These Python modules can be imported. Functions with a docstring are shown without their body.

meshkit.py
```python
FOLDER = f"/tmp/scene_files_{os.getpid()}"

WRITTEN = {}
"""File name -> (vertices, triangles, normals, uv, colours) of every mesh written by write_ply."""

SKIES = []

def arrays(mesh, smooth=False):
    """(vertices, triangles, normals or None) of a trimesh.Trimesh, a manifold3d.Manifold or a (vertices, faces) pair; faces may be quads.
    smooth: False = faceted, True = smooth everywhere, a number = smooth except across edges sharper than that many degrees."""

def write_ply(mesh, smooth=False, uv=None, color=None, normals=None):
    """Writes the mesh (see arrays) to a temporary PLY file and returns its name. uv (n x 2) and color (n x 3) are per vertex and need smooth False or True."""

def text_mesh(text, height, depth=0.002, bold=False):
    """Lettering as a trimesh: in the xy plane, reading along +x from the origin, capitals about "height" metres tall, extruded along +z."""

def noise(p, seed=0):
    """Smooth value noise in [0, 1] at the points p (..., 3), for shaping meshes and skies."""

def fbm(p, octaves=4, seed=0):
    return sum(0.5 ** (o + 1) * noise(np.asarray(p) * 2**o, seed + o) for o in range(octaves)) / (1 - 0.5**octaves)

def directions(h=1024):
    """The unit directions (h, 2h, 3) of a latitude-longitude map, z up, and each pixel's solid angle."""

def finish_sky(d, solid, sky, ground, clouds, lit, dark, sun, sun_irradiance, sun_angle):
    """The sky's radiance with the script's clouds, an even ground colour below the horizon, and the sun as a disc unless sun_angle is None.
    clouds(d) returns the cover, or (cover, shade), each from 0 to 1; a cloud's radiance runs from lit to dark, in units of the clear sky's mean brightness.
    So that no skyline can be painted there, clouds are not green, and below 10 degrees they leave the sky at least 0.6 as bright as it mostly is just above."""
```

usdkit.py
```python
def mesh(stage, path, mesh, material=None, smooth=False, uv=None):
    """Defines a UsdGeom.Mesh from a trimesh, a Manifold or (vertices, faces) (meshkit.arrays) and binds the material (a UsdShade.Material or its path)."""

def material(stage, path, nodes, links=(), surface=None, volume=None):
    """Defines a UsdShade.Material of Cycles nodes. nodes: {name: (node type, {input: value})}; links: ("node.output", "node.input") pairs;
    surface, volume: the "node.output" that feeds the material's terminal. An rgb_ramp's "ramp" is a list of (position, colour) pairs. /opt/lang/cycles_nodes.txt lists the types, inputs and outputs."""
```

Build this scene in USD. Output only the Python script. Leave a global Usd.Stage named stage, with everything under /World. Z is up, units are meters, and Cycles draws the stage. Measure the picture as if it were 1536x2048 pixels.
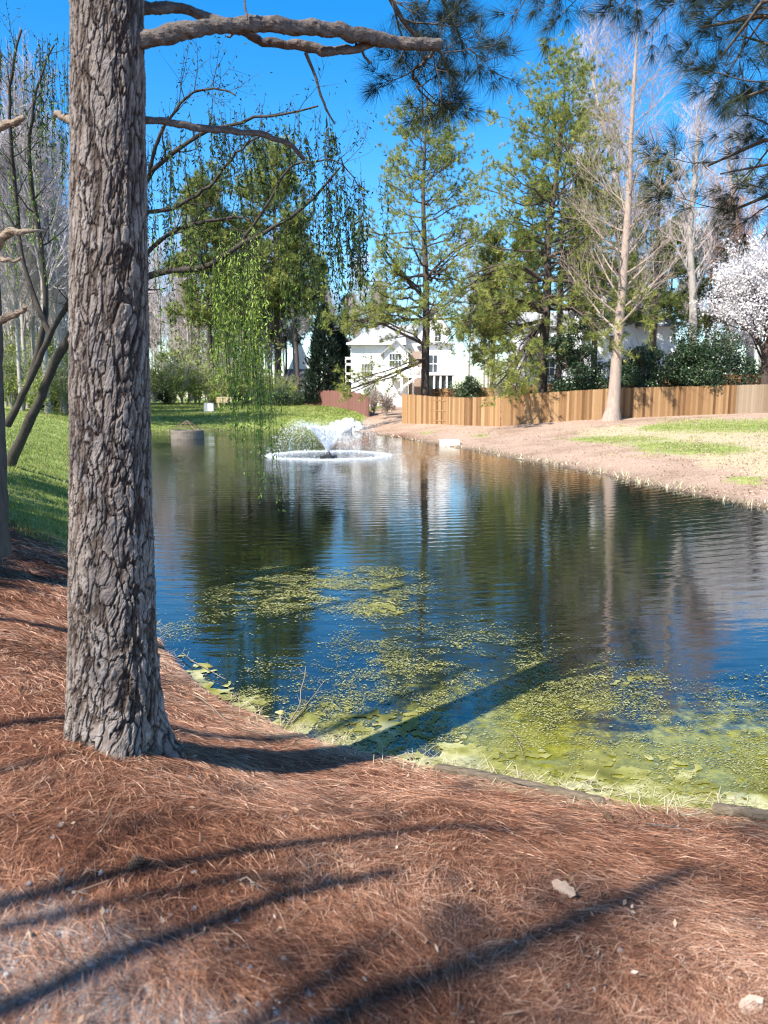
import math
import numpy as np
import trimesh
import usdkit, meshkit
from pxr import Gf, Sdf, Usd, UsdGeom, UsdLux, UsdShade, Vt
from scipy.interpolate import RBFInterpolator
from scipy.spatial import cKDTree

stage = Usd.Stage.CreateInMemory()
UsdGeom.SetStageUpAxis(stage, UsdGeom.Tokens.z)
UsdGeom.SetStageMetersPerUnit(stage, 1.0)
UsdGeom.Xform.Define(stage, "/World")
UsdGeom.Scope.Define(stage, "/World/Looks")

# ------------------------------------------------------------------ camera, sky, sun, exposure
FPX, CX, CY = 1507.0, 768.0, 1024.0          # focal length and centre in the photograph's pixels
PITCH = math.radians(8.5)
EYE = np.array([0.0, 0.0, 1.5])
cam = UsdGeom.Camera.Define(stage, "/World/camera")
cam.AddTranslateOp().Set(Gf.Vec3d(*EYE))
cam.AddRotateXOp().Set(90.0 - math.degrees(PITCH))
cam.CreateHorizontalApertureAttr(36.0)
cam.CreateVerticalApertureAttr(48.0)
cam.CreateFocalLengthAttr(36.0 * FPX / 1536.0)
cam.CreateFStopAttr(3.8)
cam.CreateFocusDistanceAttr(6.0)
cam.CreateExposureAttr(1.38)
cam.CreateClippingRangeAttr(Gf.Vec2f(0.05, 5000))

SUN_EL = math.radians(47.0)
SUN_H = np.array([-0.675, -0.738]); SUN_H /= np.linalg.norm(SUN_H)
SUN = np.array([SUN_H[0] * math.cos(SUN_EL), SUN_H[1] * math.cos(SUN_EL), math.sin(SUN_EL)])
SUN_ROT = math.atan2(SUN[0], SUN[1])

sky = UsdLux.DomeLight.Define(stage, "/World/sky")
sky.GetPrim().SetCustomDataByKey("kind", "structure")
skym = usdkit.material(stage, "/World/Looks/sky_look", {
    "sky": ("sky_texture", {"sky_type": "single_scattering", "sun_disc": False, "sun_elevation": SUN_EL, "sun_rotation": SUN_ROT,
                            "altitude": 100.0, "air_density": 1.0, "aerosol_density": 0.6, "ozone_density": 2.2}),
    "sat": ("hsv", {"hue": 0.5, "saturation": 1.47, "value": 1.0, "fac": 1.0}),
    "bg": ("background_shader", {"strength": 0.112})},
    [("sky.color", "sat.color"), ("sat.color", "bg.color")], surface="bg.background")
UsdShade.MaterialBindingAPI.Apply(sky.GetPrim()).Bind(skym)

sun = UsdLux.DistantLight.Define(stage, "/World/sun")
sun.CreateIntensityAttr(1.15)
sun.CreateAngleAttr(0.53)
sun.CreateNormalizeAttr(True)
sun.CreateColorAttr(Gf.Vec3f(1.0, 0.95, 0.87))
_z = Gf.Vec3d(*SUN); _x = Gf.Cross(Gf.Vec3d(0, 0, 1), _z).GetNormalized(); _y = Gf.Cross(_z, _x)
sun.AddTransformOp().Set(Gf.Matrix4d(*_x, 0, *_y, 0, *_z, 0, 0, 0, 0, 1))

# ------------------------------------------------------------------ helpers
def ray(u, v):
    u, v = np.asarray(u, float), np.asarray(v, float)
    a, b = (u - CX) / FPX, (CY - v) / FPX
    c, s = math.cos(PITCH), math.sin(PITCH)
    return np.stack(np.broadcast_arrays(a, c + b * s, -s + b * c), -1)

def at(u, v, y):
    """The point on the pixel's ray whose distance in front of the camera is y."""
    d = ray(u, v)
    return EYE + d * (np.asarray(y, float) / d[..., 1])[..., None]

def on_z(u, v, z):
    d = ray(u, v)
    return EYE + d * ((z - EYE[2]) / d[..., 2])[..., None]

def project(P):
    q = np.asarray(P, float) - EYE
    c, s = math.cos(PITCH), math.sin(PITCH)
    f = q[..., 1] * c - q[..., 2] * s
    upc = q[..., 1] * s + q[..., 2] * c
    f = np.where(f < 0.05, 0.05, f)
    return CX + FPX * q[..., 0] / f, CY - FPX * upc / f

def pix_size(u, y):           # metres per pixel at forward distance y, roughly
    return y / FPX

_taken = {}
def numbered(parent, name):
    k = (parent, name); n = _taken.get(k, -1) + 1; _taken[k] = n
    return name if n == 0 else f"{name}_{n:03d}"

def tag(prim, label=None, cat=None, group=None, kind=None):
    for k, v in (("label", label), ("category", cat), ("group", group), ("kind", kind)):
        if v:
            prim.SetCustomDataByKey(k, v)
    return prim

def thing(name, label, cat, loc=(0, 0, 0), group=None, kind=None):
    p = "/World/" + numbered("/World", name)
    x = UsdGeom.Xform.Define(stage, p)
    x.AddTranslateOp().Set(Gf.Vec3d(*map(float, loc)))
    tag(x.GetPrim(), label, cat, group, kind)
    x.GetPrim().GetPath()
    _loc[p] = np.array(loc, float)
    return p
_loc = {}

def put(name, V, F, m, parent="/World", smooth=False, tone=None, label=None, cat=None, group=None, kind=None, attrs=None):
    """One Mesh prim. V is in world coordinates; it is moved into its thing's frame."""
    path = parent + "/" + numbered(parent, name)
    V = np.asarray(V, float); F = np.asarray(F, int)
    top = "/".join(parent.split("/")[:3])
    if top in _loc:
        V = V - _loc[top]
    ms = usdkit.mesh(stage, path, (V, F), M[m] if isinstance(m, str) else m, smooth=smooth)
    api = UsdGeom.PrimvarsAPI(ms)
    allat = dict(attrs or {})
    if tone is not None:
        allat["tone"] = tone
    for k, a in allat.items():
        a = np.asarray(a, np.float32)
        if a.ndim == 0:
            a = np.full(len(V), a, np.float32)
        api.CreatePrimvar(k, Sdf.ValueTypeNames.FloatArray, "vertex").Set(Vt.FloatArray.FromNumpy(a))
    tag(ms.GetPrim(), label, cat, group, kind)
    return path

def copy_thing(src, name, label, cat, loc, rotz=0.0, scale=1.0, group=None):
    p = "/World/" + numbered("/World", name)
    x = UsdGeom.Xform.Define(stage, p)
    x.GetPrim().GetReferences().AddInternalReference(src)
    x.ClearXformOpOrder()
    x.AddTranslateOp().Set(Gf.Vec3d(*map(float, loc)))
    x.AddRotateZOp().Set(float(rotz))
    s = (scale,) * 3 if np.ndim(scale) == 0 else scale
    x.AddScaleOp().Set(Gf.Vec3f(*map(float, s)))
    x.GetPrim().SetInstanceable(True)
    tag(x.GetPrim(), label, cat, group)
    return p

def cat_mesh(parts):
    Vs, Fs, n = [], [], 0
    for V, F in parts:
        F = np.asarray(F)
        if F.shape[1] == 4:
            F = np.vstack([F[:, [0, 1, 2]], F[:, [0, 2, 3]]])
        Vs.append(V); Fs.append(F + n); n += len(V)
    return np.vstack(Vs), np.vstack(Fs)

def unit(v):
    return v / (np.linalg.norm(v, axis=-1, keepdims=True) + 1e-12)

def tubes(P, R, sides=6, cap=False):
    """P (N,k,3), R (N,k): all the polylines as tapered tubes."""
    P = np.asarray(P, float); R = np.asarray(R, float)
    if P.ndim == 2:
        P, R = P[None], R[None]
    N, k = P.shape[:2]
    T = unit(np.gradient(P, axis=1))
    mean = unit(P[:, -1] - P[:, 0])
    ref = np.eye(3)[np.argmin(np.abs(mean), axis=1)][:, None, :]
    a = unit(np.cross(T, ref)); b = np.cross(T, a)
    ang = np.arange(sides) * 2 * np.pi / sides
    V = P[:, :, None] + R[:, :, None, None] * (np.cos(ang)[:, None] * a[:, :, None] + np.sin(ang)[:, None] * b[:, :, None])
    n, i, j = np.meshgrid(np.arange(N), np.arange(k - 1), np.arange(sides), indexing="ij")
    jj = (j + 1) % sides
    o = n * k * sides
    q = np.stack([o + i * sides + j, o + i * sides + jj, o + (i + 1) * sides + jj, o + (i + 1) * sides + j], -1).reshape(-1, 4)
    F = np.vstack([q[:, [0, 2, 1]], q[:, [0, 3, 2]]])
    V = V.reshape(-1, 3)
    if cap:
        c0 = len(V)
        V = np.vstack([V, P[:, -1]])
        n, j = np.meshgrid(np.arange(N), np.arange(sides), indexing="ij")
        base = n * k * sides + (k - 1) * sides
        F = np.vstack([F, np.stack([base + j, c0 + n, base + (j + 1) % sides], -1).reshape(-1, 3)])
    return V, F

def smooth_path(P, n, jitter=0.0, rng=None):
    """Resample control points with a cubic spline through them."""
    from scipy.interpolate import CubicSpline, PchipInterpolator
    P = np.asarray(P, float)
    s = np.r_[0, np.cumsum(np.linalg.norm(np.diff(P[:, :3], axis=0), axis=1))]
    f = PchipInterpolator(s, P, axis=0)
    t = np.linspace(0, s[-1], n)
    Q = f(t)
    if jitter and rng is not None:
        w = rng.normal(0, jitter, (n, 3)); w = (w + np.roll(w, 1, 0) + np.roll(w, -1, 0)) / 2; w[0] = 0
        Q[:, :3] += w
    return Q

def grow(rng, P, R, n, t0, t1, length, angle, up=0.0, k=5, rr=0.5, rmin=0.004, wob=0.08, tip=0.25, world=False, flat=0.0, keep=None):
    """n children on every parent polyline. length: number or f(t). Returns P,R,(parent index)."""
    N, kk = P.shape[:2]
    t = (t0 + (t1 - t0) * (np.arange(n)[None] + rng.uniform(0, 1, (N, n))) / n)
    x = t * (kk - 1); i = np.clip(x.astype(int), 0, kk - 2); f = (x - i)[..., None]
    rows = np.arange(N)[:, None]
    base = P[rows, i] * (1 - f) + P[rows, i + 1] * f
    rad = R[rows, i] * (1 - f[..., 0]) + R[rows, i + 1] * f[..., 0]
    d = unit(P[rows, i + 1] - P[rows, i])
    az = rng.uniform(0, 2 * np.pi, (N, 1)) + np.arange(n)[None] * 2.39996 + rng.normal(0, .4, (N, n))
    ref = np.where(np.abs(d[..., 2:3]) < .9, [0, 0, 1.0], [1.0, 0, 0])
    a = unit(np.cross(d, ref)); b = np.cross(d, a)
    ang = angle + rng.normal(0, .18, (N, n))
    per = np.cos(az)[..., None] * a + np.sin(az)[..., None] * b
    if flat:
        per[..., 2] *= (1 - flat); per = unit(per)
    D = unit(np.cos(ang)[..., None] * d + np.sin(ang)[..., None] * per)
    L = (length(t) if callable(length) else length) * rng.uniform(.6, 1.25, (N, n))
    base, D, L, rad = base.reshape(-1, 3), D.reshape(-1, 3), L.reshape(-1), rad.reshape(-1)
    out = np.empty((len(D), k, 3)); out[:, 0] = base
    step = (L / (k - 1))[:, None]
    cur = D
    for j in range(1, k):
        cur = unit(cur + np.array([0, 0, up / (k - 1)]) + rng.normal(0, wob, cur.shape))
        out[:, j] = out[:, j - 1] + cur * step
    r0 = np.maximum(rad * rr, rmin)
    Rn = r0[:, None] * np.linspace(1, tip, k)[None]
    idx = np.repeat(np.arange(N), n)
    if keep is not None:
        m = keep(out)
        return out[m], Rn[m], idx[m]
    return out, Rn, idx

def blades(rng, pos, dirs, m, L, w, spread=0.8, droop=0.0):
    """m thin triangles fanned round every position: a tuft of needles."""
    n = len(pos)
    d = unit(dirs[:, None] + rng.normal(0, spread, (n, m, 3)))
    d[..., 2] -= droop
    d = unit(d)
    l = L * rng.uniform(.65, 1.15, (n, m, 1))
    side = unit(np.cross(d, rng.normal(0, 1, (n, m, 3)))) * w / 2
    p = pos[:, None] + d * 0.02
    V = np.stack([p - side, p + side, p + d * l], 2).reshape(-1, 3)
    return V, np.arange(len(V)).reshape(-1, 3)

def leaf_quads(rng, pos, L, w, dirs=None, spread=1.0):
    n = len(pos)
    d = rng.normal(0, 1, (n, 3)) if dirs is None else dirs + rng.normal(0, spread, (n, 3))
    d = unit(d)
    s = unit(np.cross(d, rng.normal(0, 1, (n, 3))))
    l = (L * rng.uniform(.6, 1.3, n))[:, None]; ww = (w * rng.uniform(.6, 1.3, n))[:, None]
    V = np.stack([pos, pos + d * l * .5 + s * ww * .5, pos + d * l, pos + d * l * .5 - s * ww * .5], 1).reshape(-1, 3)
    q = np.arange(len(V)).reshape(-1, 4)
    return V, np.vstack([q[:, [0, 1, 2]], q[:, [0, 2, 3]]])

def boxes(L):
    """Boxes (x0,x1,y0,y1,z0,z1) joined."""
    f = np.array([[0, 2, 3, 1], [4, 5, 7, 6], [0, 1, 5, 4], [2, 6, 7, 3], [0, 4, 6, 2], [1, 3, 7, 5]])
    Vs, Fs = [], []
    for n, (x0, x1, y0, y1, z0, z1) in enumerate(L):
        Vs.append(np.array([[x, y, z] for x in (x0, x1) for y in (y0, y1) for z in (z0, z1)], float)); Fs.append(f + 8 * n)
    V, F = np.vstack(Vs), np.vstack(Fs)
    return V, np.vstack([F[:, [0, 1, 2]], F[:, [0, 2, 3]]])

def bar(a, b, r, sides=6):
    return tubes(np.array([[a, b]], float), np.full((1, 2), r), sides, cap=True)

# ------------------------------------------------------------------ materials
M = {}
def mat(name, nodes, links, surface="p.BSDF"):
    M[name] = usdkit.material(stage, "/World/Looks/" + name, nodes, links, surface=surface)

def plain(name, color, rough=0.7, spec=0.3, var=0.25, scale=6.0, stretch=(1, 1, 1), bump=0.0):
    c = np.array(color)
    nodes = {"g": ("geometry", {}), "map": ("mapping", {"mapping_type": "point", "scale": stretch}),
             "n": ("noise_texture", {"scale": scale, "detail": 5.0, "roughness": 0.65}),
             "r": ("rgb_ramp", {"ramp": [(0.25, tuple(c * (1 - var))), (0.75, tuple(np.minimum(c * (1 + var), 0.92)))]}),
             "p": ("principled_bsdf", {"roughness": rough, "specular_ior_level": spec})}
    links = [("g.position", "map.vector"), ("map.vector", "n.vector"), ("n.fac", "r.fac"), ("r.color", "p.base_color")]
    if bump:
        nodes["b"] = ("bump", {"strength": 1.0, "distance": bump})
        links += [("n.fac", "b.height"), ("b.normal", "p.normal")]
    mat(name, nodes, links)

def toned(name, stops, rough=0.75, trans=0.0, spec=0.25, noise=0.0, nscale=40.0, stretch=(1, 1, 1)):
    """Colour from the mesh's own 'tone' value through a ramp, with optional translucency."""
    nodes = {"a": ("attribute", {"attribute": "tone"}), "r": ("rgb_ramp", {"ramp": stops}),
             "p": ("principled_bsdf", {"roughness": rough, "specular_ior_level": spec})}
    links = []
    if noise:
        nodes |= {"g": ("geometry", {}), "map": ("mapping", {"mapping_type": "point", "scale": stretch}),
                  "n": ("noise_texture", {"scale": nscale, "detail": 4.0}),
                  "m": ("math", {"math_type": "multiply_add", "value2": noise, "value3": -noise / 2}), "s": ("math", {"math_type": "add"})}
        links += [("g.position", "map.vector"), ("map.vector", "n.vector"), ("n.fac", "m.value1"), ("m.value", "s.value1"), ("a.fac", "s.value2"), ("s.value", "r.fac")]
    else:
        links += [("a.fac", "r.fac")]
    links += [("r.color", "p.base_color")]
    if trans:
        nodes |= {"t": ("translucent_bsdf", {}), "x": ("mix_closure", {"fac": trans})}
        links += [("r.color", "t.color"), ("p.BSDF", "x.closure1"), ("t.BSDF", "x.closure2")]
        mat(name, nodes, links, surface="x.closure")
    else:
        mat(name, nodes, links)

toned("pine_bark", [(0.0, (.016, .010, .008)), (0.25, (.062, .044, .034)), (0.55, (.145, .118, .10)), (1.0, (.235, .205, .183))], rough=.9, noise=.25, nscale=60, stretch=(1, 1, .35))
plain("dark_bark", (.07, .053, .043), .9, .2, .45, 14, (1, 1, .3), .01)
plain("grey_bark", (.30, .27, .24), .9, .2, .35, 10, (1, 1, .3), .01)
plain("pale_bark", (.29, .225, .185), .9, .2, .25, 10, (1, 1, .25), .015)
plain("twig_bark", (.40, .34, .33), .9, .2, .25, 4)
plain("limb_bark", (.105, .088, .078), .9, .2, .5, 35, (1, 1, 1), .012)
plain("red_twig", (.42, .25, .17), .9, .2, .3, 3)
plain("dead_wood", (.20, .155, .115), .9, .2, .3, 30, (1, 1, 1), .006)
plain("willow_bark", (.048, .040, .034), .9, .2, .4, 14, (1, 1, .4), .01)
toned("pine_needles", [(0, (.05, .075, .022)), (.5, (.14, .18, .046)), (1, (.28, .30, .075))], .6, .45)
toned("needles_light", [(0, (.10, .13, .034)), (.5, (.25, .285, .07)), (1, (.46, .45, .12))], .6, .48)
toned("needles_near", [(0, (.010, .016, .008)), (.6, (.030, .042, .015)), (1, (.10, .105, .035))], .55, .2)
toned("willow_leaves", [(0, (.012, .022, .012)), (.3, (.045, .08, .022)), (.6, (.18, .27, .045)), (1, (.36, .48, .08))], .6, .4)
toned("holly_leaves", [(0, (.010, .022, .010)), (.6, (.03, .06, .022)), (1, (.09, .13, .05))], .4, .12, .5)
toned("cypress_leaves", [(0, (.006, .012, .008)), (1, (.022, .04, .02))], .7, .1)
toned("spring_leaves", [(0, (.09, .115, .03)), (.5, (.19, .235, .055)), (1, (.34, .38, .10))], .7, .35)
toned("red_buds", [(0, (.22, .11, .07)), (1, (.46, .26, .18))], .8, .2)
toned("blossom", [(0, (.62, .58, .58)), (1, (.90, .88, .87))], .8, .3)
toned("brown_leaves", [(0, (.12, .07, .045)), (1, (.30, .20, .14))], .8, .1)
toned("grass_blades", [(0, (.09, .12, .022)), (.5, (.20, .245, .055)), (.8, (.33, .33, .11)), (1, (.46, .40, .21))], .7, .3)
toned("straw", [(0, (.042, .015, .009)), (.35, (.185, .077, .042)), (.65, (.385, .19, .112)), (1, (.64, .42, .29))], .7, 0, .12)
toned("dry_stalks", [(0, (.24, .19, .11)), (1, (.58, .50, .34))], .7, .1)
toned("scum", [(0, (.075, .078, .015)), (.5, (.20, .195, .05)), (1, (.37, .36, .19))], .75, 0, .2, noise=.35, nscale=25)
toned("gravel", [(0, (.10, .10, .105)), (.6, (.26, .26, .265)), (1, (.52, .51, .49))], .85)
toned("white_rock", [(0, (.16, .16, .17)), (1, (.58, .57, .55))], .85, noise=.3, nscale=5)
toned("dry_leaf", [(0, (.16, .085, .05)), (.5, (.36, .24, .16)), (1, (.66, .56, .46))], .7, .15)
toned("fence_wood", [(0, (.10, .05, .022)), (.45, (.235, .128, .054)), (1, (.35, .22, .11))], .75, noise=.3, nscale=3, stretch=(8, 8, .8))
toned("fence_grey", [(0, (.20, .14, .085)), (1, (.33, .25, .17))], .75, noise=.3, nscale=3, stretch=(8, 8, .8))
toned("fence_red", [(0, (.16, .068, .056)), (1, (.24, .115, .094))], .8, noise=.3, nscale=3, stretch=(6, 6, .8))
plain("white_paint", (.80, .80, .79), .6, .3, .03, 3)
plain("roof_shingle", (.30, .30, .31), .9, .2, .2, 9)
plain("dark_roof", (.10, .095, .095), .9, .2, .2, 9)
plain("shutter", (.10, .11, .12), .6, .3, .1, 4)
plain("tan_brick", (.30, .22, .17), .85, .2, .2, 8)
plain("window_glass", (.05, .06, .07), .08, .5, .15, 2)
plain("concrete", (.46, .42, .36), .9, .2, .3, 3, (1, 1, 1), .01)
plain("wet_concrete", (.145, .12, .095), .8, .3, .35, 3, (1, 1, 2.5), .01)
plain("pale_concrete", (.60, .54, .44), .9, .2, .15, 4, (1, 1, 1), .01)
plain("rust", (.20, .13, .09), .8, .2, .3, 20)
plain("bench_wood", (.46, .35, .22), .8, .2, .2, 10)
plain("grey_metal", (.25, .26, .27), .5, .4, .1, 5)
plain("black_rubber", (.02, .02, .022), .6, .4, .2, 5)
plain("timber", (.135, .105, .072), .9, .15, .5, 18, (.5, 3, 3), .012)
plain("cone_scale", (.15, .09, .055), .8, .2, .4, 60)
toned("spray", [(0, (.78, .80, .82)), (1, (.93, .94, .95))], .4, .45)

# ------------------------------------------------------------------ terrain
WL = -0.70                                     # the pond's level; the ground at the big pine is 0
near_px = [(2250, 1640), (1800, 1652), (1536, 1632), (1430, 1616), (1300, 1612), (1200, 1594), (1080, 1574), (980, 1556), (880, 1540), (800, 1522), (730, 1508),
           (660, 1492), (600, 1470), (540, 1444), (480, 1418), (425, 1394), (375, 1350), (335, 1300), (300, 1245), (255, 1160), (232, 1080),
           (222, 1000), (216, 940), (214, 905), (230, 884), (270, 872), (320, 865), (400, 861), (500, 860), (600, 858), (665, 859), (730, 866), (790, 876), (870, 889), (930, 899),
           (1010, 914), (1100, 930), (1200, 949), (1300, 970), (1420, 994), (1536, 1018), (1700, 1056), (1950, 1120)]
POND = on_z(*np.array(near_px, float).T, WL)[:, :2]
def chaikin(P, n=2):
    for _ in range(n):
        Q = np.roll(P, -1, 0)
        P = np.stack([.75 * P + .25 * Q, .25 * P + .75 * Q], 1).reshape(-1, 2)
    return P
POND = chaikin(POND, 2)

import shapely
_poly = shapely.Polygon(POND); shapely.prepare(_poly)
_dense = []
for _a, _b in zip(POND, np.roll(POND, -1, 0)):
    _n = max(2, int(np.linalg.norm(_b - _a) / max(.012, .002 * np.hypot(*_a))))
    _dense.append(_a + (_b - _a) * np.linspace(0, 1, _n, endpoint=False)[:, None])
_shore = cKDTree(np.vstack(_dense))

def pond_sd(X, Y):
    """Signed distance to the shore, positive on land."""
    X, Y = np.asarray(X, float), np.asarray(Y, float)
    p = np.stack([X.ravel(), Y.ravel()], -1)
    d = _shore.query(p, workers=-1)[0]
    return np.where(shapely.contains_xy(_poly, p), -d, d).reshape(X.shape)

ctrl = np.array([
    (0, 0, 0.0), (-1.2, 3.1, .05), (-4, 0, .08), (4, 0, -.12), (2.2, 2.3, -.40), (1.0, 2.6, -.28), (0, 2.4, -.08), (-1, 1.5, .03), (0.2, 3.2, -.2), (5, 3, -.4), (8, 2, -.3), (-2.5, 4.4, .10), (-.5, 3.75, -.34), (-.1, 3.35, -.36), (-.85, 4.1, -.22), (-1.5, 3.3, .05), (-1.9, 2.9, .06),
    (-5, 7, .15), (-8, 12, .35), (-8.4, 17, .45), (-12, 25, .65), (-20, 40, .95), (-25, 20, 1.1), (-12, 5, .4), (-10, 0, .3),
    (-16, 62, .25), (-16, 78, .80), (-6, 66, .45), (-5, 78, .75), (-20, 92, .9), (0, 90, .8), (-2.0, 60, .30), (-28, 60, .9), (-35, 90, 1.2),
    (1.3, 53, .16), (4, 49, .0), (6.9, 45, -.02), (10, 44.5, .25), (13.4, 44, .42), (18, 44, .60), (23, 44, .76), (10, 33, -.10), (8, 38, -.1), (14, 30, .12), (20, 30, .40), (16, 20, -.05), (25, 15, .3), (15, 12, -.25),
    (1, 58, .35), (8, 55, .5), (20, 56, .9), (30, 60, 1.2), (0, 75, .8), (50, 100, 1.5), (-60, 120, 1.8), (60, 40, 1.5), (0, 120, 1.0), (0, -20, .3), (-30, -20, .8), (30, -20, .1), (40, 10, .7)], float)
_rbf = RBFInterpolator(ctrl[:, :2], ctrl[:, 2], kernel="linear", smoothing=0.01)

def land_target(X, Y):
    x, y = np.clip(X, -60, 60), np.clip(Y, -20, 120)
    return _rbf(np.stack([x.ravel(), y.ravel()], -1)).reshape(X.shape)

def height(X, Y, sd=None):
    X, Y = np.asarray(X, float), np.asarray(Y, float)
    sd = pond_sd(X, Y) if sd is None else sd
    r = np.hypot(X, Y)
    jag = (meshkit.fbm(np.stack([X * 2.2, Y * 2.2, 0 * X], -1), 3, 4) - .5) * np.clip(r * .03, .05, .5)
    sd = sd + jag * np.exp(-np.abs(sd) / 1.5)
    w = np.clip(.12 * r + .9, 1.3, 5.5)
    T = land_target(X, Y)
    up = WL + .005 + (np.maximum(T, WL + .12) - WL) * np.maximum(sd, 1e-4) / w / (1 + (np.maximum(sd, 0) / w) ** 4) ** .25
    down = WL - .03 - np.minimum(np.maximum(-sd, 0) * .3, 1.3)
    z = np.where(sd > 0, up, down)
    bumps = (meshkit.fbm(np.stack([X * 3, Y * 3, 0 * X], -1), 4, 9) - .5) * .045 * np.clip(sd / .6, 0, 1) * np.clip(40 / (r + 1), .3, 1)
    fine = (meshkit.fbm(np.stack([X * 22, Y * 22, 0 * X], -1), 2, 19) - .5) * .018 * np.clip(sd / .3, 0, 1) * (r < 9)
    return z + bumps + fine

def hz(x, y):
    return float(height(np.array([x], float), np.array([y], float))[0])

front = np.radians(np.linspace(-33, 33, 350)); rest = np.radians(np.linspace(33, 327, 80)[1:-1])
ths = np.r_[front, rest]
rs = np.r_[0.02, np.geomspace(.5, 700, 290)]
TH, RR = np.meshgrid(ths, rs, indexing="ij")
GX, GY = np.sin(TH) * RR, np.cos(TH) * RR
SD = pond_sd(GX, GY)
GZ = height(GX, GY, SD)
def grid_faces(n, m, wrap=False):
    i, j = np.meshgrid(np.arange(n if wrap else n - 1), np.arange(m - 1), indexing="ij")
    i2 = (i + 1) % n
    return np.stack([i * m + j, i * m + j + 1, i2 * m + j + 1, i2 * m + j], -1).reshape(-1, 4)
GV = np.stack([GX, GY, GZ], -1).reshape(-1, 3)
GF = grid_faces(len(ths), len(rs), True)

def soft(x, a, b):
    t = np.clip((x - a) / (b - a), 0, 1)
    return t * t * (3 - 2 * t)

def blob(X, Y, c, r):
    return np.exp(-(((X - c[0]) / r[0]) ** 2 + ((Y - c[1]) / r[1]) ** 2))

_pc = []
def _patches():
    if not _pc:
        for (u, v), ru, rv in (((1180, 878), 1.6, 1.0), ((1340, 856), 1.3, .8), ((1480, 852), 4.0, 3.0), ((1330, 893), 2.0, 1.5), ((1490, 963), .7, .5), ((1250, 880), 1.5, .8), ((1420, 900), 1.5, 1.0), ((960, 872), .8, .8), ((845, 868), 1.0, .8)):
            d = ray(u, v)
            for y in np.linspace(8, 52, 200):      # where the pixel's ray meets the bank
                q = EYE + d * (y / d[1])
                if q[2] < _quick(q[0], q[1]):
                    break
            _pc.append((q, ru, rv))
    return _pc

def cover(X, Y, sd):
    """How much lawn, right-bank mulch, dry grass and gravel lies at a point."""
    r = np.hypot(X, Y)
    left = soft(-X, 1.0, 2.5)
    lawn_left = left * soft(Y - .25 * (-X), 7.0, 10.5)
    far = soft(Y, 40, 46) * soft(-X + .12 * (Y - 60), 1.0, 2.5)
    grass = np.clip(lawn_left + far, 0, 1)
    right = soft(X, .5, 2.5) * soft(Y, 9, 12)
    right = np.clip(right + soft(X, -4, -1) * soft(Y, 44, 48), 0, 1) * (1 - far)
    g2 = np.zeros_like(X)
    for q, ru, rv in _patches():
        g2 += (.8 if rv > 2 else .58) * blob(X, Y, q[:2], (ru, rv * 2.2))
    dry = right * (soft(X - .0 * Y, 7.5, 11) * soft(38 - Y, -6, 4)) + np.exp(-np.abs(sd) / .45) * (sd > -0.2) * (r < 12) * .9
    grass = np.clip(grass + g2 * right, 0, 1)
    gravel = blob(X, Y, (-.9, 1.85), (.75, .42)) * .66 + blob(X, Y, (-.3, 1.55), (.5, .18)) * .6 + blob(X, Y, (.0, 1.2), (2.5, .35)) * .5
    return grass, right, np.clip(dry, 0, 1), np.clip(gravel, 0, 1)
_T = RBFInterpolator(ctrl[:, :2], ctrl[:, 2], kernel="linear", smoothing=0.01)
_qx, _qy = np.meshgrid(np.linspace(-5, 30, 71), np.linspace(8, 54, 93), indexing="ij")
_qz = height(_qx, _qy)
def _quick(x, y):
    i = int(np.clip((x + 5) * 2, 0, 70)); j = int(np.clip((y - 8) * 2, 0, 92))
    return _qz[i, j]
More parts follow.
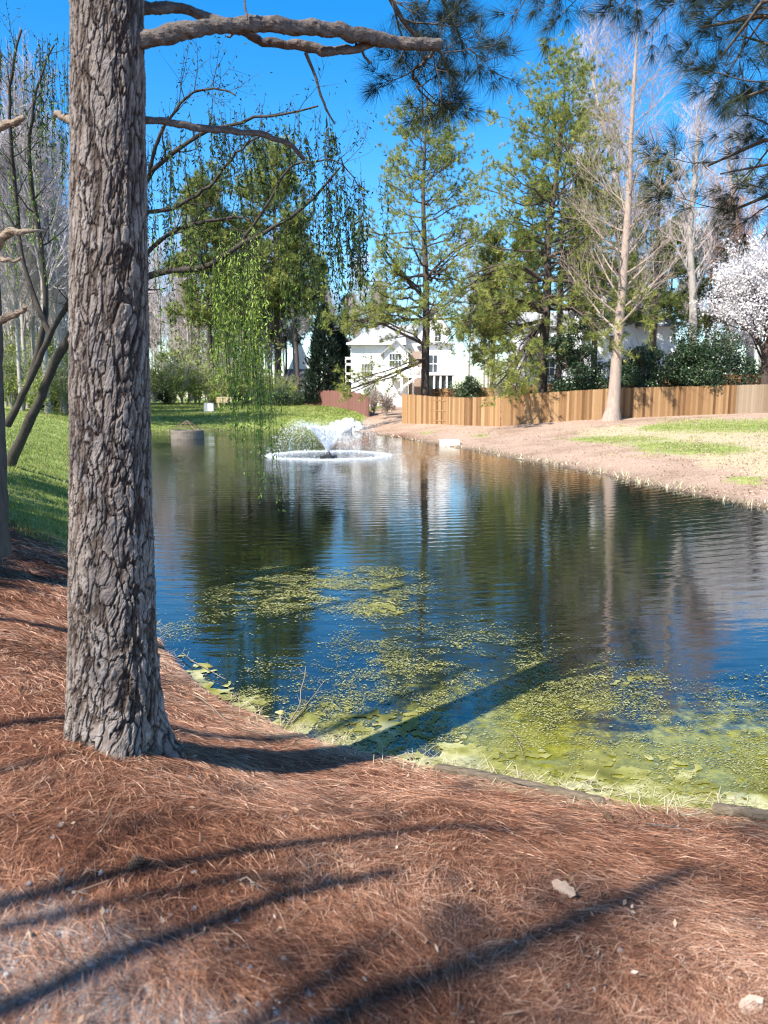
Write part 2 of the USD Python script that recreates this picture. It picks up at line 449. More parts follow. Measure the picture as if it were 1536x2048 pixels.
cg, cm, cd, cv = cover(GX, GY, SD)

mat("ground", {
    "g": ("geometry", {}),
    "ag": ("attribute", {"attribute": "grass"}), "am": ("attribute", {"attribute": "mulch"}), "ad": ("attribute", {"attribute": "dry"}), "av": ("attribute", {"attribute": "gravelly"}),
    "m1": ("mapping", {"mapping_type": "point", "rotation": (0, 0, .5), "scale": (14, 110, 30)}),
    "m2": ("mapping", {"mapping_type": "point", "rotation": (0, 0, -.7), "scale": (16, 95, 30)}),
    "n1": ("noise_texture", {"scale": 1.0, "detail": 3.0, "roughness": .6, "distortion": .6}),
    "n2": ("noise_texture", {"scale": 1.0, "detail": 3.0, "roughness": .6, "distortion": .6}),
    "nb": ("noise_texture", {"scale": 1.3, "detail": 6.0, "roughness": .65}),
    "nf": ("noise_texture", {"scale": 24.0, "detail": 5.0, "roughness": .7}),
    "nbig": ("noise_texture", {"scale": .35, "detail": 6.0, "roughness": .7}),
    "mx": ("math", {"math_type": "maximum"}),
    "av1": ("math", {"math_type": "multiply_add", "value2": .7, "value3": -.05}), "av2": ("math", {"math_type": "multiply_add", "value2": .35}),
    "rs": ("rgb_ramp", {"ramp": [(.25, (.036, .013, .008)), (.48, (.13, .049, .028)), (.62, (.26, .112, .066)), (.8, (.44, .26, .17))]}),
    "rm": ("rgb_ramp", {"ramp": [(.28, (.16, .105, .072)), (.48, (.33, .228, .165)), (.7, (.48, .37, .285))]}),
    "rd": ("rgb_ramp", {"ramp": [(.28, (.20, .155, .09)), (.48, (.36, .30, .18)), (.7, (.50, .43, .29))]}),
    "rg": ("rgb_ramp", {"ramp": [(.3, (.095, .135, .028)), (.5, (.185, .235, .055)), (.7, (.32, .32, .11))]}),
    "rv": ("rgb_ramp", {"ramp": [(.3, (.12, .115, .11)), (.55, (.27, .26, .25)), (.75, (.45, .44, .42))]}),
    "kb": ("map_range", {"range_type": "smoothstep", "from_min": .42, "from_max": .68, "to_min": 0.0, "to_max": .75, "clamp": True}), "rm2": ("rgb_ramp", {"ramp": [(.28, (.075, .045, .028)), (.48, (.19, .115, .075)), (.7, (.33, .235, .16))]}), "x0": ("mix", {}),
    "aw": ("attribute", {"attribute": "wet"}), "xw": ("mix", {"color2": (.055, .042, .028)}), "x1": ("mix", {}), "x2": ("mix", {}), "x3": ("mix", {}), "x4": ("mix", {}),
    "td": ("math", {"math_type": "multiply_add", "value2": 1.4, "value3": -.7}), "sd": ("math", {"math_type": "add", "use_clamp": False}), "kd": ("map_range", {"range_type": "smoothstep", "from_min": .3, "from_max": .7, "clamp": True}),
    "tg": ("math", {"math_type": "multiply_add", "value2": 1.5, "value3": -.75}), "sg": ("math", {"math_type": "add"}), "kg": ("map_range", {"range_type": "smoothstep", "from_min": .32, "from_max": .68, "clamp": True}),
    "tv": ("math", {"math_type": "multiply_add", "value2": 1.5, "value3": -.75}), "sv": ("math", {"math_type": "add"}), "kv": ("map_range", {"range_type": "smoothstep", "from_min": .4, "from_max": .75, "clamp": True}),
    "b": ("bump", {"strength": .8, "distance": .03}),
    "p": ("principled_bsdf", {"roughness": .9, "specular_ior_level": .15})},
    [("g.position", "m1.vector"), ("g.position", "m2.vector"), ("m1.vector", "n1.vector"), ("m2.vector", "n2.vector"), ("g.position", "nb.vector"), ("g.position", "nf.vector"), ("g.position", "nbig.vector"),
     ("n1.fac", "mx.value1"), ("n2.fac", "mx.value2"), ("mx.value", "av1.value1"), ("nb.fac", "av2.value1"), ("av1.value", "av2.value3"), ("av2.value", "rs.fac"),
     ("nf.fac", "rm.fac"), ("nf.fac", "rd.fac"), ("nf.fac", "rv.fac"), ("nb.fac", "rg.fac"),
     ("am.fac", "x1.fac"), ("rs.color", "x1.color1"), ("nbig.fac", "kb.value"), ("kb.result", "x0.fac"), ("nf.fac", "rm2.fac"), ("rm.color", "x0.color1"), ("rm2.color", "x0.color2"), ("x0.color", "x1.color2"),
     ("nb.fac", "td.value1"), ("td.value", "sd.value1"), ("ad.fac", "sd.value2"), ("sd.value", "kd.value"), ("kd.result", "x2.fac"), ("x1.color", "x2.color1"), ("rd.color", "x2.color2"),
     ("nb.fac", "tg.value1"), ("tg.value", "sg.value1"), ("ag.fac", "sg.value2"), ("sg.value", "kg.value"), ("kg.result", "x3.fac"), ("x2.color", "x3.color1"), ("rg.color", "x3.color2"),
     ("nb.fac", "tv.value1"), ("tv.value", "sv.value1"), ("av.fac", "sv.value2"), ("sv.value", "kv.value"), ("kv.result", "x4.fac"), ("x3.color", "x4.color1"), ("rv.color", "x4.color2"),
     ("aw.fac", "xw.fac"), ("x4.color", "xw.color1"), ("xw.color", "p.base_color"), ("av2.value", "b.height"), ("b.normal", "p.normal")])
put("ground", GV, GF, "ground", smooth=True, kind="structure", attrs={"grass": cg.ravel(), "mulch": cm.ravel(), "dry": cd.ravel(), "gravelly": cv.ravel(), "wet": (.85 * np.exp(-np.maximum(SD, 0) / np.clip(.012 * RR, .05, .4))).ravel()})

# ------------------------------------------------------------------ the pond
FOUNT = on_z(657, 912, WL)
def ell(u, v, cu, cv_, ru, rv, amp):
    return amp * np.exp(-((((u - cu) / ru) ** 2 + ((v - cv_) / rv) ** 2) ** 1.5))

def algae(X, Y, sd):
    """Amounts of floating flakes, closed scum and sunken weed at points of the pond."""
    u, v = project(np.stack([X, Y, np.full_like(X, WL)], -1))
    shore = np.maximum(-sd, 0)
    nearness = soft(v, 1230, 1330)
    fl = sum(ell(u, v, *e) for e in ((920, 1375, 260, 105, 1.), (1120, 1440, 230, 80, 1.), (560, 1180, 130, 55, .85), (755, 1185, 100, 55, .9), (400, 1250, 100, 50, .25), (520, 1370, 190, 55, .30),
                                     (470, 1425, 110, 40, .9), (1440, 1510, 210, 70, .6), (1260, 1400, 160, 60, .6), (1510, 1400, 80, 60, .35), (640, 1450, 160, 45, .8), (770, 1290, 110, 36, .42), (1350, 1540, 300, 60, .6)))
    sc = nearness * np.exp(-(shore / np.interp(u, [320, 450, 700, 900, 1536], [.16, .22, .30, .40, .42])) ** 2) * soft(u, 310, 420) * np.interp(u, [320, 600, 720, 900], [.5, .62, .95, 1.22])
    sc = sc + sum(ell(u, v, *e) for e in ((770, 1212, 62, 24, .5), (742, 1160, 80, 20, .35), (840, 1440, 60, 30, .25), (700, 1445, 120, 40, .4), (1185, 1410, 40, 16, .5), (1190, 1330, 45, 10, .5), (1250, 1360, 90, 16, .25)))
    sw = soft(u, 860, 1050) * np.exp(-(np.maximum(shore - .25, 0) / .55) ** 2) + .22 * ell(u, v, 920, 1410, 260, 80, 1.) + .5 * ell(u, v, 1450, 1470, 160, 90, 1.)
    sw = sw + .45 * sc * (u > 600) + .12 * fl
    sw = np.clip(sw, 0, 1) * soft(v, 1240, 1330)
    return np.clip(fl, 0, 1), np.clip(sc, 0, 1.2), sw

wt = np.r_[np.radians(np.linspace(-34, 34, 220)), np.radians(np.linspace(34, 95, 30))[1:]]
wr = np.geomspace(2.0, 75, 220)
WT, WR = np.meshgrid(wt, wr, indexing="ij")
WX, WY = np.sin(WT) * WR, np.cos(WT) * WR
WSD = pond_sd(WX, WY)
WF = grid_faces(len(wt), len(wr))
WF = WF[(WSD.ravel()[WF] < np.clip(WR.ravel()[WF] * .05, .3, 2)).any(1)]
afl, asc, asw = algae(WX, WY, WSD)
fr = np.hypot(WX - FOUNT[0], WY - FOUNT[1])
churn = np.exp(-(fr / 5.0) ** 2) + .8 * np.exp(-(fr / 14.0) ** 2)
mat("water", {
    "g": ("geometry", {}), "aw": ("attribute", {"attribute": "weed"}), "ac": ("attribute", {"attribute": "churn"}),
    "sub": ("vector_math", {"math_type": "subtract", "vector2": tuple(FOUNT)}),
    "w1": ("wave_texture", {"wave_type": "rings", "rings_direction": "spherical", "profile": "sine", "scale": .95, "distortion": 5.0, "detail": 3.0, "detail_scale": .55}),
    "w2": ("wave_texture", {"wave_type": "rings", "rings_direction": "spherical", "profile": "sine", "scale": 2.6, "distortion": 8.0, "detail": 3.0, "detail_scale": .7}),
    "mp": ("mapping", {"mapping_type": "point", "scale": (1.6, 3.6, 1)}),
    "n1": ("noise_texture", {"scale": 1.6, "detail": 4.0, "roughness": .55}),
    "nm": ("noise_texture", {"scale": .22, "detail": 2.0}),
    "k": ("map_range", {"range_type": "smoothstep", "from_min": .36, "from_max": .64, "to_min": .25, "to_max": 1.0, "clamp": True}),
    "a1": ("math", {"math_type": "multiply", "value2": .0016}), "a2": ("math", {"math_type": "multiply", "value2": .0005}), "a3": ("math", {"math_type": "multiply", "value2": .0022}),
    "s1": ("math", {"math_type": "add"}), "s2": ("math", {"math_type": "multiply"}), "s3": ("math", {"math_type": "add"}),
    "ch": ("math", {"math_type": "multiply_add", "value2": 2.0, "value3": 1.0}), "s4": ("math", {"math_type": "multiply"}),
    "b": ("bump", {"strength": 1.0, "distance": 1.0}),
    "nw": ("noise_texture", {"scale": 9.0, "detail": 7.0, "roughness": .75}),
    "rw": ("rgb_ramp", {"ramp": [(.3, (.05, .055, .006)), (.5, (.15, .145, .010)), (.7, (.27, .25, .03))]}),
    "tw": ("math", {"math_type": "multiply_add", "value2": 1.6, "value3": -.8}), "sw": ("math", {"math_type": "add"}), "kw": ("map_range", {"range_type": "smoothstep", "from_min": .22, "from_max": .85, "clamp": True}),
    "x": ("mix", {"color1": (.004, .0075, .005)}),
    "p": ("principled_bsdf", {"roughness": .03, "ior": 1.9, "specular_ior_level": .5})},
    [("g.position", "sub.vector1"), ("sub.vector", "w1.vector"), ("sub.vector", "w2.vector"), ("g.position", "mp.vector"), ("mp.vector", "n1.vector"), ("g.position", "nm.vector"), ("nm.fac", "k.value"),
     ("w1.fac", "a1.value1"), ("w2.fac", "a2.value1"), ("n1.fac", "a3.value1"), ("a1.value", "s1.value1"), ("a2.value", "s1.value2"), ("s1.value", "s2.value1"), ("k.result", "s2.value2"),
     ("s2.value", "s3.value1"), ("a3.value", "s3.value2"), ("ac.fac", "ch.value1"), ("ch.value", "s4.value1"), ("s3.value", "s4.value2"), ("s4.value", "b.height"), ("b.normal", "p.normal"),
     ("g.position", "nw.vector"), ("nw.fac", "rw.fac"), ("nw.fac", "tw.value1"), ("tw.value", "sw.value1"), ("aw.fac", "sw.value2"), ("sw.value", "kw.value"), ("kw.result", "x.fac"), ("rw.color", "x.color2"), ("x.color", "p.base_color")])
_used, _inv = np.unique(WF, return_inverse=True)
put("pond_water", np.stack([WX, WY, np.full_like(WX, WL)], -1).reshape(-1, 3)[_used], _inv.reshape(WF.shape), "water", kind="structure", attrs={"weed": asw.ravel()[_used], "churn": churn.ravel()[_used]})

# floating scum: closed mats cut out of a fine grid along a noise contour
def clip_field(V, F, f):
    """The part of the triangles where f > 0."""
    F = np.asarray(F); s = f[F] > 0; c = s.sum(1)
    out = [V[F[c == 3]]]
    for want in (1, 2):
        G = F[c == want]; g = s[c == want]
        odd = np.argmax(g if want == 1 else ~g, 1); r = np.arange(len(G))
        a, b, d = G[r, odd], G[r, (odd + 1) % 3], G[r, (odd + 2) % 3]
        ab = V[a] + (V[b] - V[a]) * (f[a] / (f[a] - f[b]))[:, None]
        ad = V[a] + (V[d] - V[a]) * (f[a] / (f[a] - f[d]))[:, None]
        if want == 1:
            out.append(np.stack([V[a], ab, ad], 1))
        else:
            out += [np.stack([ab, V[b], V[d]], 1), np.stack([ab, V[d], ad], 1)]
    T = np.concatenate(out).reshape(-1, 3)
    return T, np.arange(len(T)).reshape(-1, 3)

ax, ay = np.meshgrid(np.arange(-2.2, 4.2, .018), np.arange(3.0, 9.6, .022), indexing="ij")
asd = pond_sd(ax, ay)
fl_, sc_, sw_ = algae(ax, ay, asd)
pn = np.stack([ax, ay, 0 * ax], -1)
nz1 = meshkit.fbm(pn * 4.0, 5, 31); nz2 = meshkit.fbm(pn * 19.0, 3, 37)
field = sc_ * 1.0 + (nz1 - .5) * 1.7 + (nz2 - .5) * 2.0 - .66
field = np.where((asd < .12) & (sc_ > .16), field, -1)
q = grid_faces(*ax.shape); tri = np.vstack([q[:, [0, 1, 2]], q[:, [0, 2, 3]]])
ok = (field.ravel()[tri] > 0).any(1)
av_ = np.stack([ax, ay, WL + .004 + .004 * nz2], -1).reshape(-1, 3)
SV, SF = clip_field(av_, tri[ok], field.ravel())
t_s = np.clip(.45 + (meshkit.fbm(SV * [6, 6, 0], 3, 51) - .5) * 1.6 + .25 * (1 - np.exp(-(np.maximum(-pond_sd(SV[:, 0], SV[:, 1]), 0) / .3) ** 2) < .4), 0, 1)
put("algae_scum", SV, SF, "scum", tone=t_s, label="pale yellow green algae scum closed along the near shore of the pond", cat="algae", kind="stuff")

rng = np.random.default_rng(5)
n = 1150000
fx, fy = rng.uniform(-2.4, 4.4, n), 3.2 * (9.8 / 3.2) ** rng.uniform(0, 1, n)
fsd = pond_sd(fx, fy)
f1, f2, f3 = algae(fx, fy, fsd)
pn = np.stack([fx, fy, 0 * fx], -1)
cl = meshkit.fbm(pn * 3.2, 4, 71) * .6 + meshkit.fbm(pn * np.array([9, 12, 1]), 3, 73) * .4
keep = (rng.uniform(0, 1, n) < np.clip((f1 + .55 * f2 - .05) * 1.2, 0, 1) * soft(cl, .36, .66) * .5) & (fsd < -.02)
fx, fy = fx[keep], fy[keep]; n = len(fx)
r_ = 0.002 + .0062 * rng.uniform(0, 1, n) ** 2.8
r_ *= np.clip(np.hypot(fx, fy) / 5.5, .8, 1.6)
a_ = rng.uniform(0, 6.28, n)[:, None] + np.arange(5)[None] * 1.2566 + rng.normal(0, .25, (n, 5))
rad = r_[:, None] * rng.uniform(.55, 1.25, (n, 5))
tilt = rng.normal(0, .05, (n, 2))
ox, oy = np.cos(a_) * rad * rng.uniform(1, 1.7, n)[:, None], np.sin(a_) * rad
FV = np.stack([fx[:, None] + ox, fy[:, None] + oy, WL + .007 + .002 * rng.uniform(0, 1, (n, 1)) + np.abs(ox * tilt[:, :1] + oy * tilt[:, 1:])], -1).reshape(-1, 3)
o = np.arange(n)[:, None] * 5
FF = np.concatenate([o + [0, 1, 2], o + [0, 2, 3], o + [0, 3, 4]]).reshape(-1, 3)
put("algae_flakes", FV, FF, "scum", tone=np.repeat(np.clip(rng.normal(.45, .3, n), 0, 1), 5), label="loose yellow green algae flakes floating in patches on the pond", cat="algae", kind="stuff")

# ------------------------------------------------------------------ the fountain
rng = np.random.default_rng(11)
ft = thing("fountain", "floating fountain throwing a white V of spray inside a splash ring", "fountain", FOUNT)
RING, APEX = 2.28, 1.12
th = np.linspace(0, 2 * np.pi, 25)[:-1]
V, F = tubes(FOUNT + np.array([[0, 0, -.1], [0, 0, .03], [0, 0, .06], [0, 0, .16]]), np.array([.34, .34, .12, .05]), 20, True)
put("float_base", V, F, "black_rubber", ft)
def streaks(pos, vel, w, L):
    d = unit(vel); s = unit(np.cross(d, rng.normal(0, 1, d.shape)))
    l = (L * rng.uniform(.5, 1.4, len(pos)))[:, None]; ww = (w * rng.uniform(.5, 1.4, len(pos)))[:, None]
    V = np.stack([pos - d * l / 2, pos + s * ww / 2, pos + d * l / 2, pos - s * ww / 2], 1).reshape(-1, 3)
    q = np.arange(len(V)).reshape(-1, 4)
    return V, np.vstack([q[:, [0, 1, 2]], q[:, [0, 2, 3]]])
g = 9.81
vz = math.sqrt(2 * g * APEX); T = 2 * vz / g; vr = RING / T
n = 8000
t = T * rng.uniform(0, 1, n) ** 1.25; a = rng.uniform(0, 2 * np.pi, n)
k = rng.normal(1, .035, n) * np.where(rng.uniform(0, 1, n) < .2, rng.uniform(.6, 1, n), 1)
grp = np.round(a * 9) / 9; a = np.where(rng.uniform(0, 1, n) < .6, grp + rng.normal(0, .012, n), a)
pr = vr * k * t; pz = vz * k * t - g * t * t / 2
ok = pz > 0
pos = FOUNT + np.stack([np.cos(a) * pr, np.sin(a) * pr, pz + .12], -1)
vel = np.stack([np.cos(a) * vr, np.sin(a) * vr, vz - g * t], -1)
pos += rng.normal(0, 1, pos.shape) * (.015 + .05 * t[:, None])
V, F = streaks(pos[ok], vel[ok], .015, .055)
put("spray_droplets", V, F, "spray", ft, tone=rng.uniform(0, 1, len(V)), kind="stuff")
# the solid sheet of water near the nozzle
n = 3600
t = T * .36 * rng.uniform(0, 1, n) ** .8; a = np.round(rng.uniform(0, 2 * np.pi, n) * 11) / 11 + rng.normal(0, .01, n)
pos = FOUNT + np.stack([np.cos(a) * vr * t, np.sin(a) * vr * t, vz * t - g * t * t / 2 + .12], -1) + rng.normal(0, .012, (n, 3))
vel = np.stack([np.cos(a) * vr, np.sin(a) * vr, vz - g * t], -1)
V, F = streaks(pos, vel, .018, .14)
put("spray_cone", V, F, "spray", ft, tone=rng.uniform(.4, 1, len(V)), kind="stuff")
n = 9000
a = rng.uniform(0, 2 * np.pi, n); rr = RING + rng.normal(0, .10, n) + .06 * np.sin(7 * a)
pos = FOUNT + np.stack([np.cos(a) * rr, np.sin(a) * rr, np.abs(rng.normal(0, .028, n)) + .004], -1)
V, F = leaf_quads(rng, pos, .042, .03, np.array([0, 0, .25]) + 0 * pos, .9)
V[:, 2] = np.maximum(V[:, 2], WL + .003)
put("splash_ring", V, F, "spray", ft, tone=rng.uniform(.2, 1, len(V)), kind="stuff")
n = 500
a = rng.uniform(0, 2 * np.pi, n); rr = RING * (1 + .18 * np.abs(rng.normal(0, 1, n)))
pos = FOUNT + np.stack([np.cos(a) * rr, np.sin(a) * rr, np.abs(rng.normal(0, .25, n)) + .02], -1)
V, F = leaf_quads(rng, pos, .03, .025)
put("stray_drops", V, F, "spray", ft, tone=rng.uniform(.2, 1, len(V)), kind="stuff")

# ------------------------------------------------------------------ the big pine in front
rng = np.random.default_rng(21)
BASE = on_z(232, 1455, .02)
TY = BASE[1]
pv = np.array([-330, 0, 300, 600, 1000, 1250, 1350, 1420, 1470, 1510])
pc = np.array([211, 214.5, 217, 219, 222, 226, 228, 229, 231, 232.])
pw = np.array([136, 143, 147, 152, 158, 168, 175, 184, 196, 215.])
pz = at(pc, pv, TY)
prad = pw / 2 * (TY * math.cos(PITCH) - (pz[:, 2] - 1.5) * math.sin(PITCH)) / FPX
zs = np.r_[np.linspace(-.25, 3.75, 640), np.linspace(3.75, 17, 40)[1:]]
o_ = np.argsort(pz[:, 2])
def axis_x(z): return np.interp(z, pz[o_, 2], pz[o_, 0]) + np.maximum(z - pz[0, 2], 0) * .03 + np.minimum(z + .0, 0) * 0
def trunk_r(z): return np.interp(z, pz[o_, 2], prad[o_]) * np.clip(1 - np.maximum(z - 3.6, 0) / 14.5, .05, 1)
nth = 330
thg = np.arange(nth) * 2 * np.pi / nth
ZZ, TT = np.meshgrid(zs, thg, indexing="ij")
RB = trunk_r(ZZ)
root = np.exp(-np.maximum(ZZ + .02, -0.1) / .10)
RB = RB * (1 + root * .10 * (np.sin(TT * 5 + 1.0) + .6 * np.sin(TT * 3 - .5)))
sx = TT * .17 + .0
_c, _s = np.cos(TT) * .17, np.sin(TT) * .17
def bfbm(f, fz, o, sd): return meshkit.fbm(np.stack([_c * f, _s * f, ZZ * fz], -1), o, sd) - .5
w1, w2_, w3 = bfbm(6, 2.5, 3, 5), bfbm(20, 8, 2, 8), bfbm(70, 30, 2, 12)
P_ = 2 * np.pi * .17
def cells(n, aspect, k1, k2, k3, seed, pnorm):
    r = np.random.default_rng(seed)
    S = (TT * .17 + w1 * k1 + w2_ * k2 + w3 * k3) % P_
    Zw = ZZ / aspect + (w2_ * k2 + w3 * k3) * .9
    zz = r.uniform(-.3, 17.2, n * 4) / aspect
    seeds = np.stack([r.uniform(0, P_, n * 4), zz], -1)
    tr = cKDTree(np.vstack([seeds, seeds + [P_, 0], seeds - [P_, 0]]))
    dd, ii = tr.query(np.stack([S.ravel(), Zw.ravel()], -1), 2, p=pnorm, workers=-1)
    i0 = ii[:, 0] % len(seeds)
    return (dd[:, 1] - dd[:, 0]).reshape(ZZ.shape), r.uniform(0, 1, len(seeds))[i0].reshape(ZZ.shape), (Zw.ravel() - seeds[i0, 1]).reshape(ZZ.shape)
e1, c1, z1_ = cells(1000, 4.2, .085, .05, .016, 5, np.inf)
e2, c2, z2_ = cells(4200, 2.6, .06, .04, .02, 6, np.inf)
crack = soft(e1, .0006, .0052)
thin = soft(e2, .0, .0016)
flake = bfbm(75, 40, 4, 15)
ridge = soft(np.abs(bfbm(17, 2.6, 3, 23)), .012, .06)
disp = crack * (.0065 + .003 * c1) * (.45 + .55 * ridge) + thin * (.001 + .0042 * c2) - z2_ * .06 * thin + flake * .007 + bfbm(190, 110, 2, 31) * .004
disp = disp * np.clip(RB / .17, .35, 1.2)
RB = RB - .012 + disp
plate = crack * (.35 + .65 * ridge)
TX = axis_x(ZZ) + np.cos(TT) * RB
TVv = np.stack([TX, TY + np.sin(TT) * RB, ZZ], -1).reshape(-1, 3)
TFf = grid_faces(len(zs), nth); nq = (np.arange(len(zs) - 1)[:, None] * nth + np.arange(nth)[None])
nxt = (np.arange(nth) + 1) % nth
i0 = np.arange(len(zs) - 1)[:, None] * nth
TFf = np.stack([i0 + np.arange(nth), i0 + nxt, i0 + nth + nxt, i0 + nth + np.arange(nth)], -1).reshape(-1, 4)
tone = np.clip(.05 + plate * (.34 + .16 * c1 + .34 * c2 * thin) + flake * .45 + thin * .06, 0, 1)
big = thing("big_pine", "large pine with thick scaly grey trunk in the left foreground", "tree", (BASE[0], TY, 0))
put("trunk", TVv, TFf, "pine_bark", big, smooth=False, tone=tone.ravel())

def limb(parent, px, name="branch", m="limb_bark", sides=10, n=26, jit=.006, label=None, seed=1, endcap=True, rough=False):
    """A limb through pixel points (u, v, forward distance, width in pixels)."""
    r = np.random.default_rng(seed)
    a = np.array(px, float)
    P = at(a[:, 0], a[:, 1], a[:, 2]); R = a[:, 3] / 2 * a[:, 2] / FPX
    Q = smooth_path(np.c_[P, R], n, 0)
    Q[:, :3] += np.cumsum(r.normal(0, jit * .35, (n, 3)), 0) * 0 + r.normal(0, jit, (n, 3)) * np.linspace(0.2, 1, n)[:, None]
    Q[:, 3] *= r.uniform(.9, 1.12, n)
    if rough:
        Q2 = smooth_path(Q, n * 5); V, F = tubes(Q2[:, :3], Q2[:, 3], 22, endcap)
        c = np.vstack([np.repeat(Q2[:, :3], 22, 0)] + ([Q2[-1:, :3]] if endcap else []))
        o = V - c
        V = c + o * (1 + .34 * (meshkit.fbm(V * np.array([38, 38, 60]), 4, seed) - .5)[:, None] + .14 * np.floor(meshkit.fbm(V * 55, 2, seed + 3) * 5 - 2)[:, None] / 2)
    else:
        V, F = tubes(Q[:, :3], Q[:, 3], sides, endcap)
    put(name, V, F, m, parent, smooth=not rough, label=label)
    return Q

y0 = TY
B1 = limb(big, [(250, 88, y0, 38), (300, 76, y0 - .02, 31), (400, 56, y0 + .05, 28), (500, 49, y0 + .15, 27), (640, 56, y0 + .3, 26), (760, 78, y0 + .45, 23), (845, 88, y0 + .55, 21), (882, 90, y0 + .6, 19)], label="long bare limb broken off at its end", seed=3, rough=True)
B2 = limb(big, [(250, 14, y0 + .1, 28), (300, 16, y0 + .15, 22), (360, 16, y0 + .2, 18), (410, 34, y0 + .2, 16), (470, 54, y0 + .22, 16), (530, 82, y0 + .3, 16), (600, 93, y0 + .35, 17), (700, 98, y0 + .42, 15), (760, 84, y0 + .48, 11)], label="curving limb that crosses behind the long limb", seed=4, rough=True)
limb(big, [(255, 236, y0 + .05, 20), (300, 240, y0 + .02, 13), (380, 252, y0 + .12, 13), (440, 260, y0 + .2, 12), (520, 268, y0 + .28, 10), (570, 290, y0 + .35, 10), (608, 313, y0 + .4, 9)], label="shorter dead limb drooping to the right", seed=5, rough=True)
limb(big, [(200, 245, y0, 24), (150, 240, y0 + .05, 15), (128, 236, y0 + .1, 13), (113, 233, y0 + .12, 10)], name="branch_stub", m="dead_wood", label="pale broken stub on the left of the trunk", seed=6)
limb(big, [(612, 104, y0 + .36, 7), (630, 150, y0 + .4, 6), (655, 220, y0 + .45, 4.5), (668, 245, y0 + .5, 3)], name="twig", n=10, sides=5, seed=7)
limb(big, [(495, 40, y0 + .1, 5), (490, 10, y0 + .1, 4), (487, -30, y0 + .1, 3)], name="twig", n=6, sides=5, seed=8)
limb(big, [(712, 88, y0 + .42, 6), (730, 110, y0 + .5, 5), (745, 130, y0 + .55, 3)], name="twig", n=6, sides=5, seed=9)
limb(big, [(468, 64, y0 + .2, 6), (456, 76, y0 + .2, 3)], name="twig", n=4, sides=5, seed=10)
limb(big, [(388, 254, y0 + .12, 5), (389, 282, y0 + .12, 2)], name="twig", n=4, sides=5, seed=10)

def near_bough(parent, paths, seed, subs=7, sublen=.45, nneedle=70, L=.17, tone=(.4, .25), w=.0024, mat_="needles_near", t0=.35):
    """Boughs with needle tufts, close enough to see the needles."""
    r = np.random.default_rng(seed)
    Qs = [smooth_path(np.c_[at(np.array(p)[:, 0], np.array(p)[:, 1], np.array(p)[:, 2]), np.array(p)[:, 3] / 2 * np.array(p)[:, 2] / FPX], 16, .02, r) for p in paths]
    P = np.stack([q[:, :3] for q in Qs]); R = np.stack([q[:, 3] for q in Qs])
    V1 = tubes(P, R, 7)
    P2, R2, _ = grow(r, P, R, subs, t0, 1., sublen, .8, .1, 6, .5, .004, .12)
    P3, R3, _ = grow(r, P2, R2, 5, .25, 1., sublen * .45, .8, .25, 4, .6, .003, .12)
    V2 = tubes(P2, R2, 5); V3 = tubes(P3, R3, 4)
    Vw, Fw = cat_mesh([V1, V2, V3])
    put("boughs", Vw, Fw, "limb_bark", parent, smooth=True)
    tips = np.vstack([P2[:, -1], P3[:, -1], P3[:, -2], P2[:, -2]])
    dr = unit(np.vstack([P2[:, -1] - P2[:, -2], P3[:, -1] - P3[:, -2], P3[:, -1] - P3[:, -2], P2[:, -1] - P2[:, -2]]))
    m = nneedle
    V, F = blades(r, tips, dr * 1.0, m, L, w, .55, .12)
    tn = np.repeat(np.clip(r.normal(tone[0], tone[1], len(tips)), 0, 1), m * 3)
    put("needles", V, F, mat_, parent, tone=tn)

# the living bough at the limb's end, and the crown above the picture
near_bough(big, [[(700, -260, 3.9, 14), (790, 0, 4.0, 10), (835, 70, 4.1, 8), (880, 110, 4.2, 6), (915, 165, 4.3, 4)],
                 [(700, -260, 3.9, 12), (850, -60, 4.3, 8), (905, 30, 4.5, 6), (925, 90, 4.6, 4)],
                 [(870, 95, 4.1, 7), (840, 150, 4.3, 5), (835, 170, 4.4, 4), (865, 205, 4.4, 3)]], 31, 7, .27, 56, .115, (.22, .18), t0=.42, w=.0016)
def crown_over(parent, zlo, zhi, n, length, seed, base, tuftm=26, tone=(.5, .25), az=None):
    r = np.random.default_rng(seed)
    z = np.linspace(zlo, zhi, n); a = r.uniform(0, 6.28) + np.arange(n) * 2.39996 if az is None else az
    el = r.uniform(-.1, .35, n)
    l = length * r.uniform(.7, 1.1, n) * (1 - .5 * (z - zlo) / (zhi - zlo + .01))
    k = 7; s = np.linspace(0, 1, k)
    P = np.stack([base[0] + np.cos(a)[:, None] * np.cos(el)[:, None] * l[:, None] * s, base[1] + np.sin(a)[:, None] * np.cos(el)[:, None] * l[:, None] * s, z[:, None] + np.sin(el)[:, None] * l[:, None] * s + .0 * s], -1)
    P[:, 1:] += r.normal(0, .05, P[:, 1:].shape)
    R = .035 * (l / 3)[:, None] * np.linspace(1, .25, k)
    P2, R2, _ = grow(r, P, R, 7, .3, 1., lambda t: length * .36 * (1.2 - t * .6), .75, .2, 5, .5, .006, .1)
    P3, R3, _ = grow(r, P2, R2, 3, .4, 1., length * .12, .7, .4, 3, .6, .004, .1)
    V, F = cat_mesh([tubes(P, R, 6), tubes(P2, R2, 4), tubes(P3, R3, 3)])
    put("limbs", V, F, "limb_bark", parent)
    tips = np.vstack([P2[:, -1], P3[:, -1]]); dr = unit(np.vstack([P2[:, -1] - P2[:, -2], P3[:, -1] - P3[:, -2]]))
    V, F = blades(r, tips, dr, tuftm, .19, .006, .6, .05)
    put("crown", V, F, "pine_needles", parent, tone=np.repeat(np.clip(r.normal(tone[0], tone[1], len(tips)), 0, 1), tuftm * 3))
crown_over(big, 7.5, 15.5, 16, 3.2, 33, (BASE[0] + .25, TY))

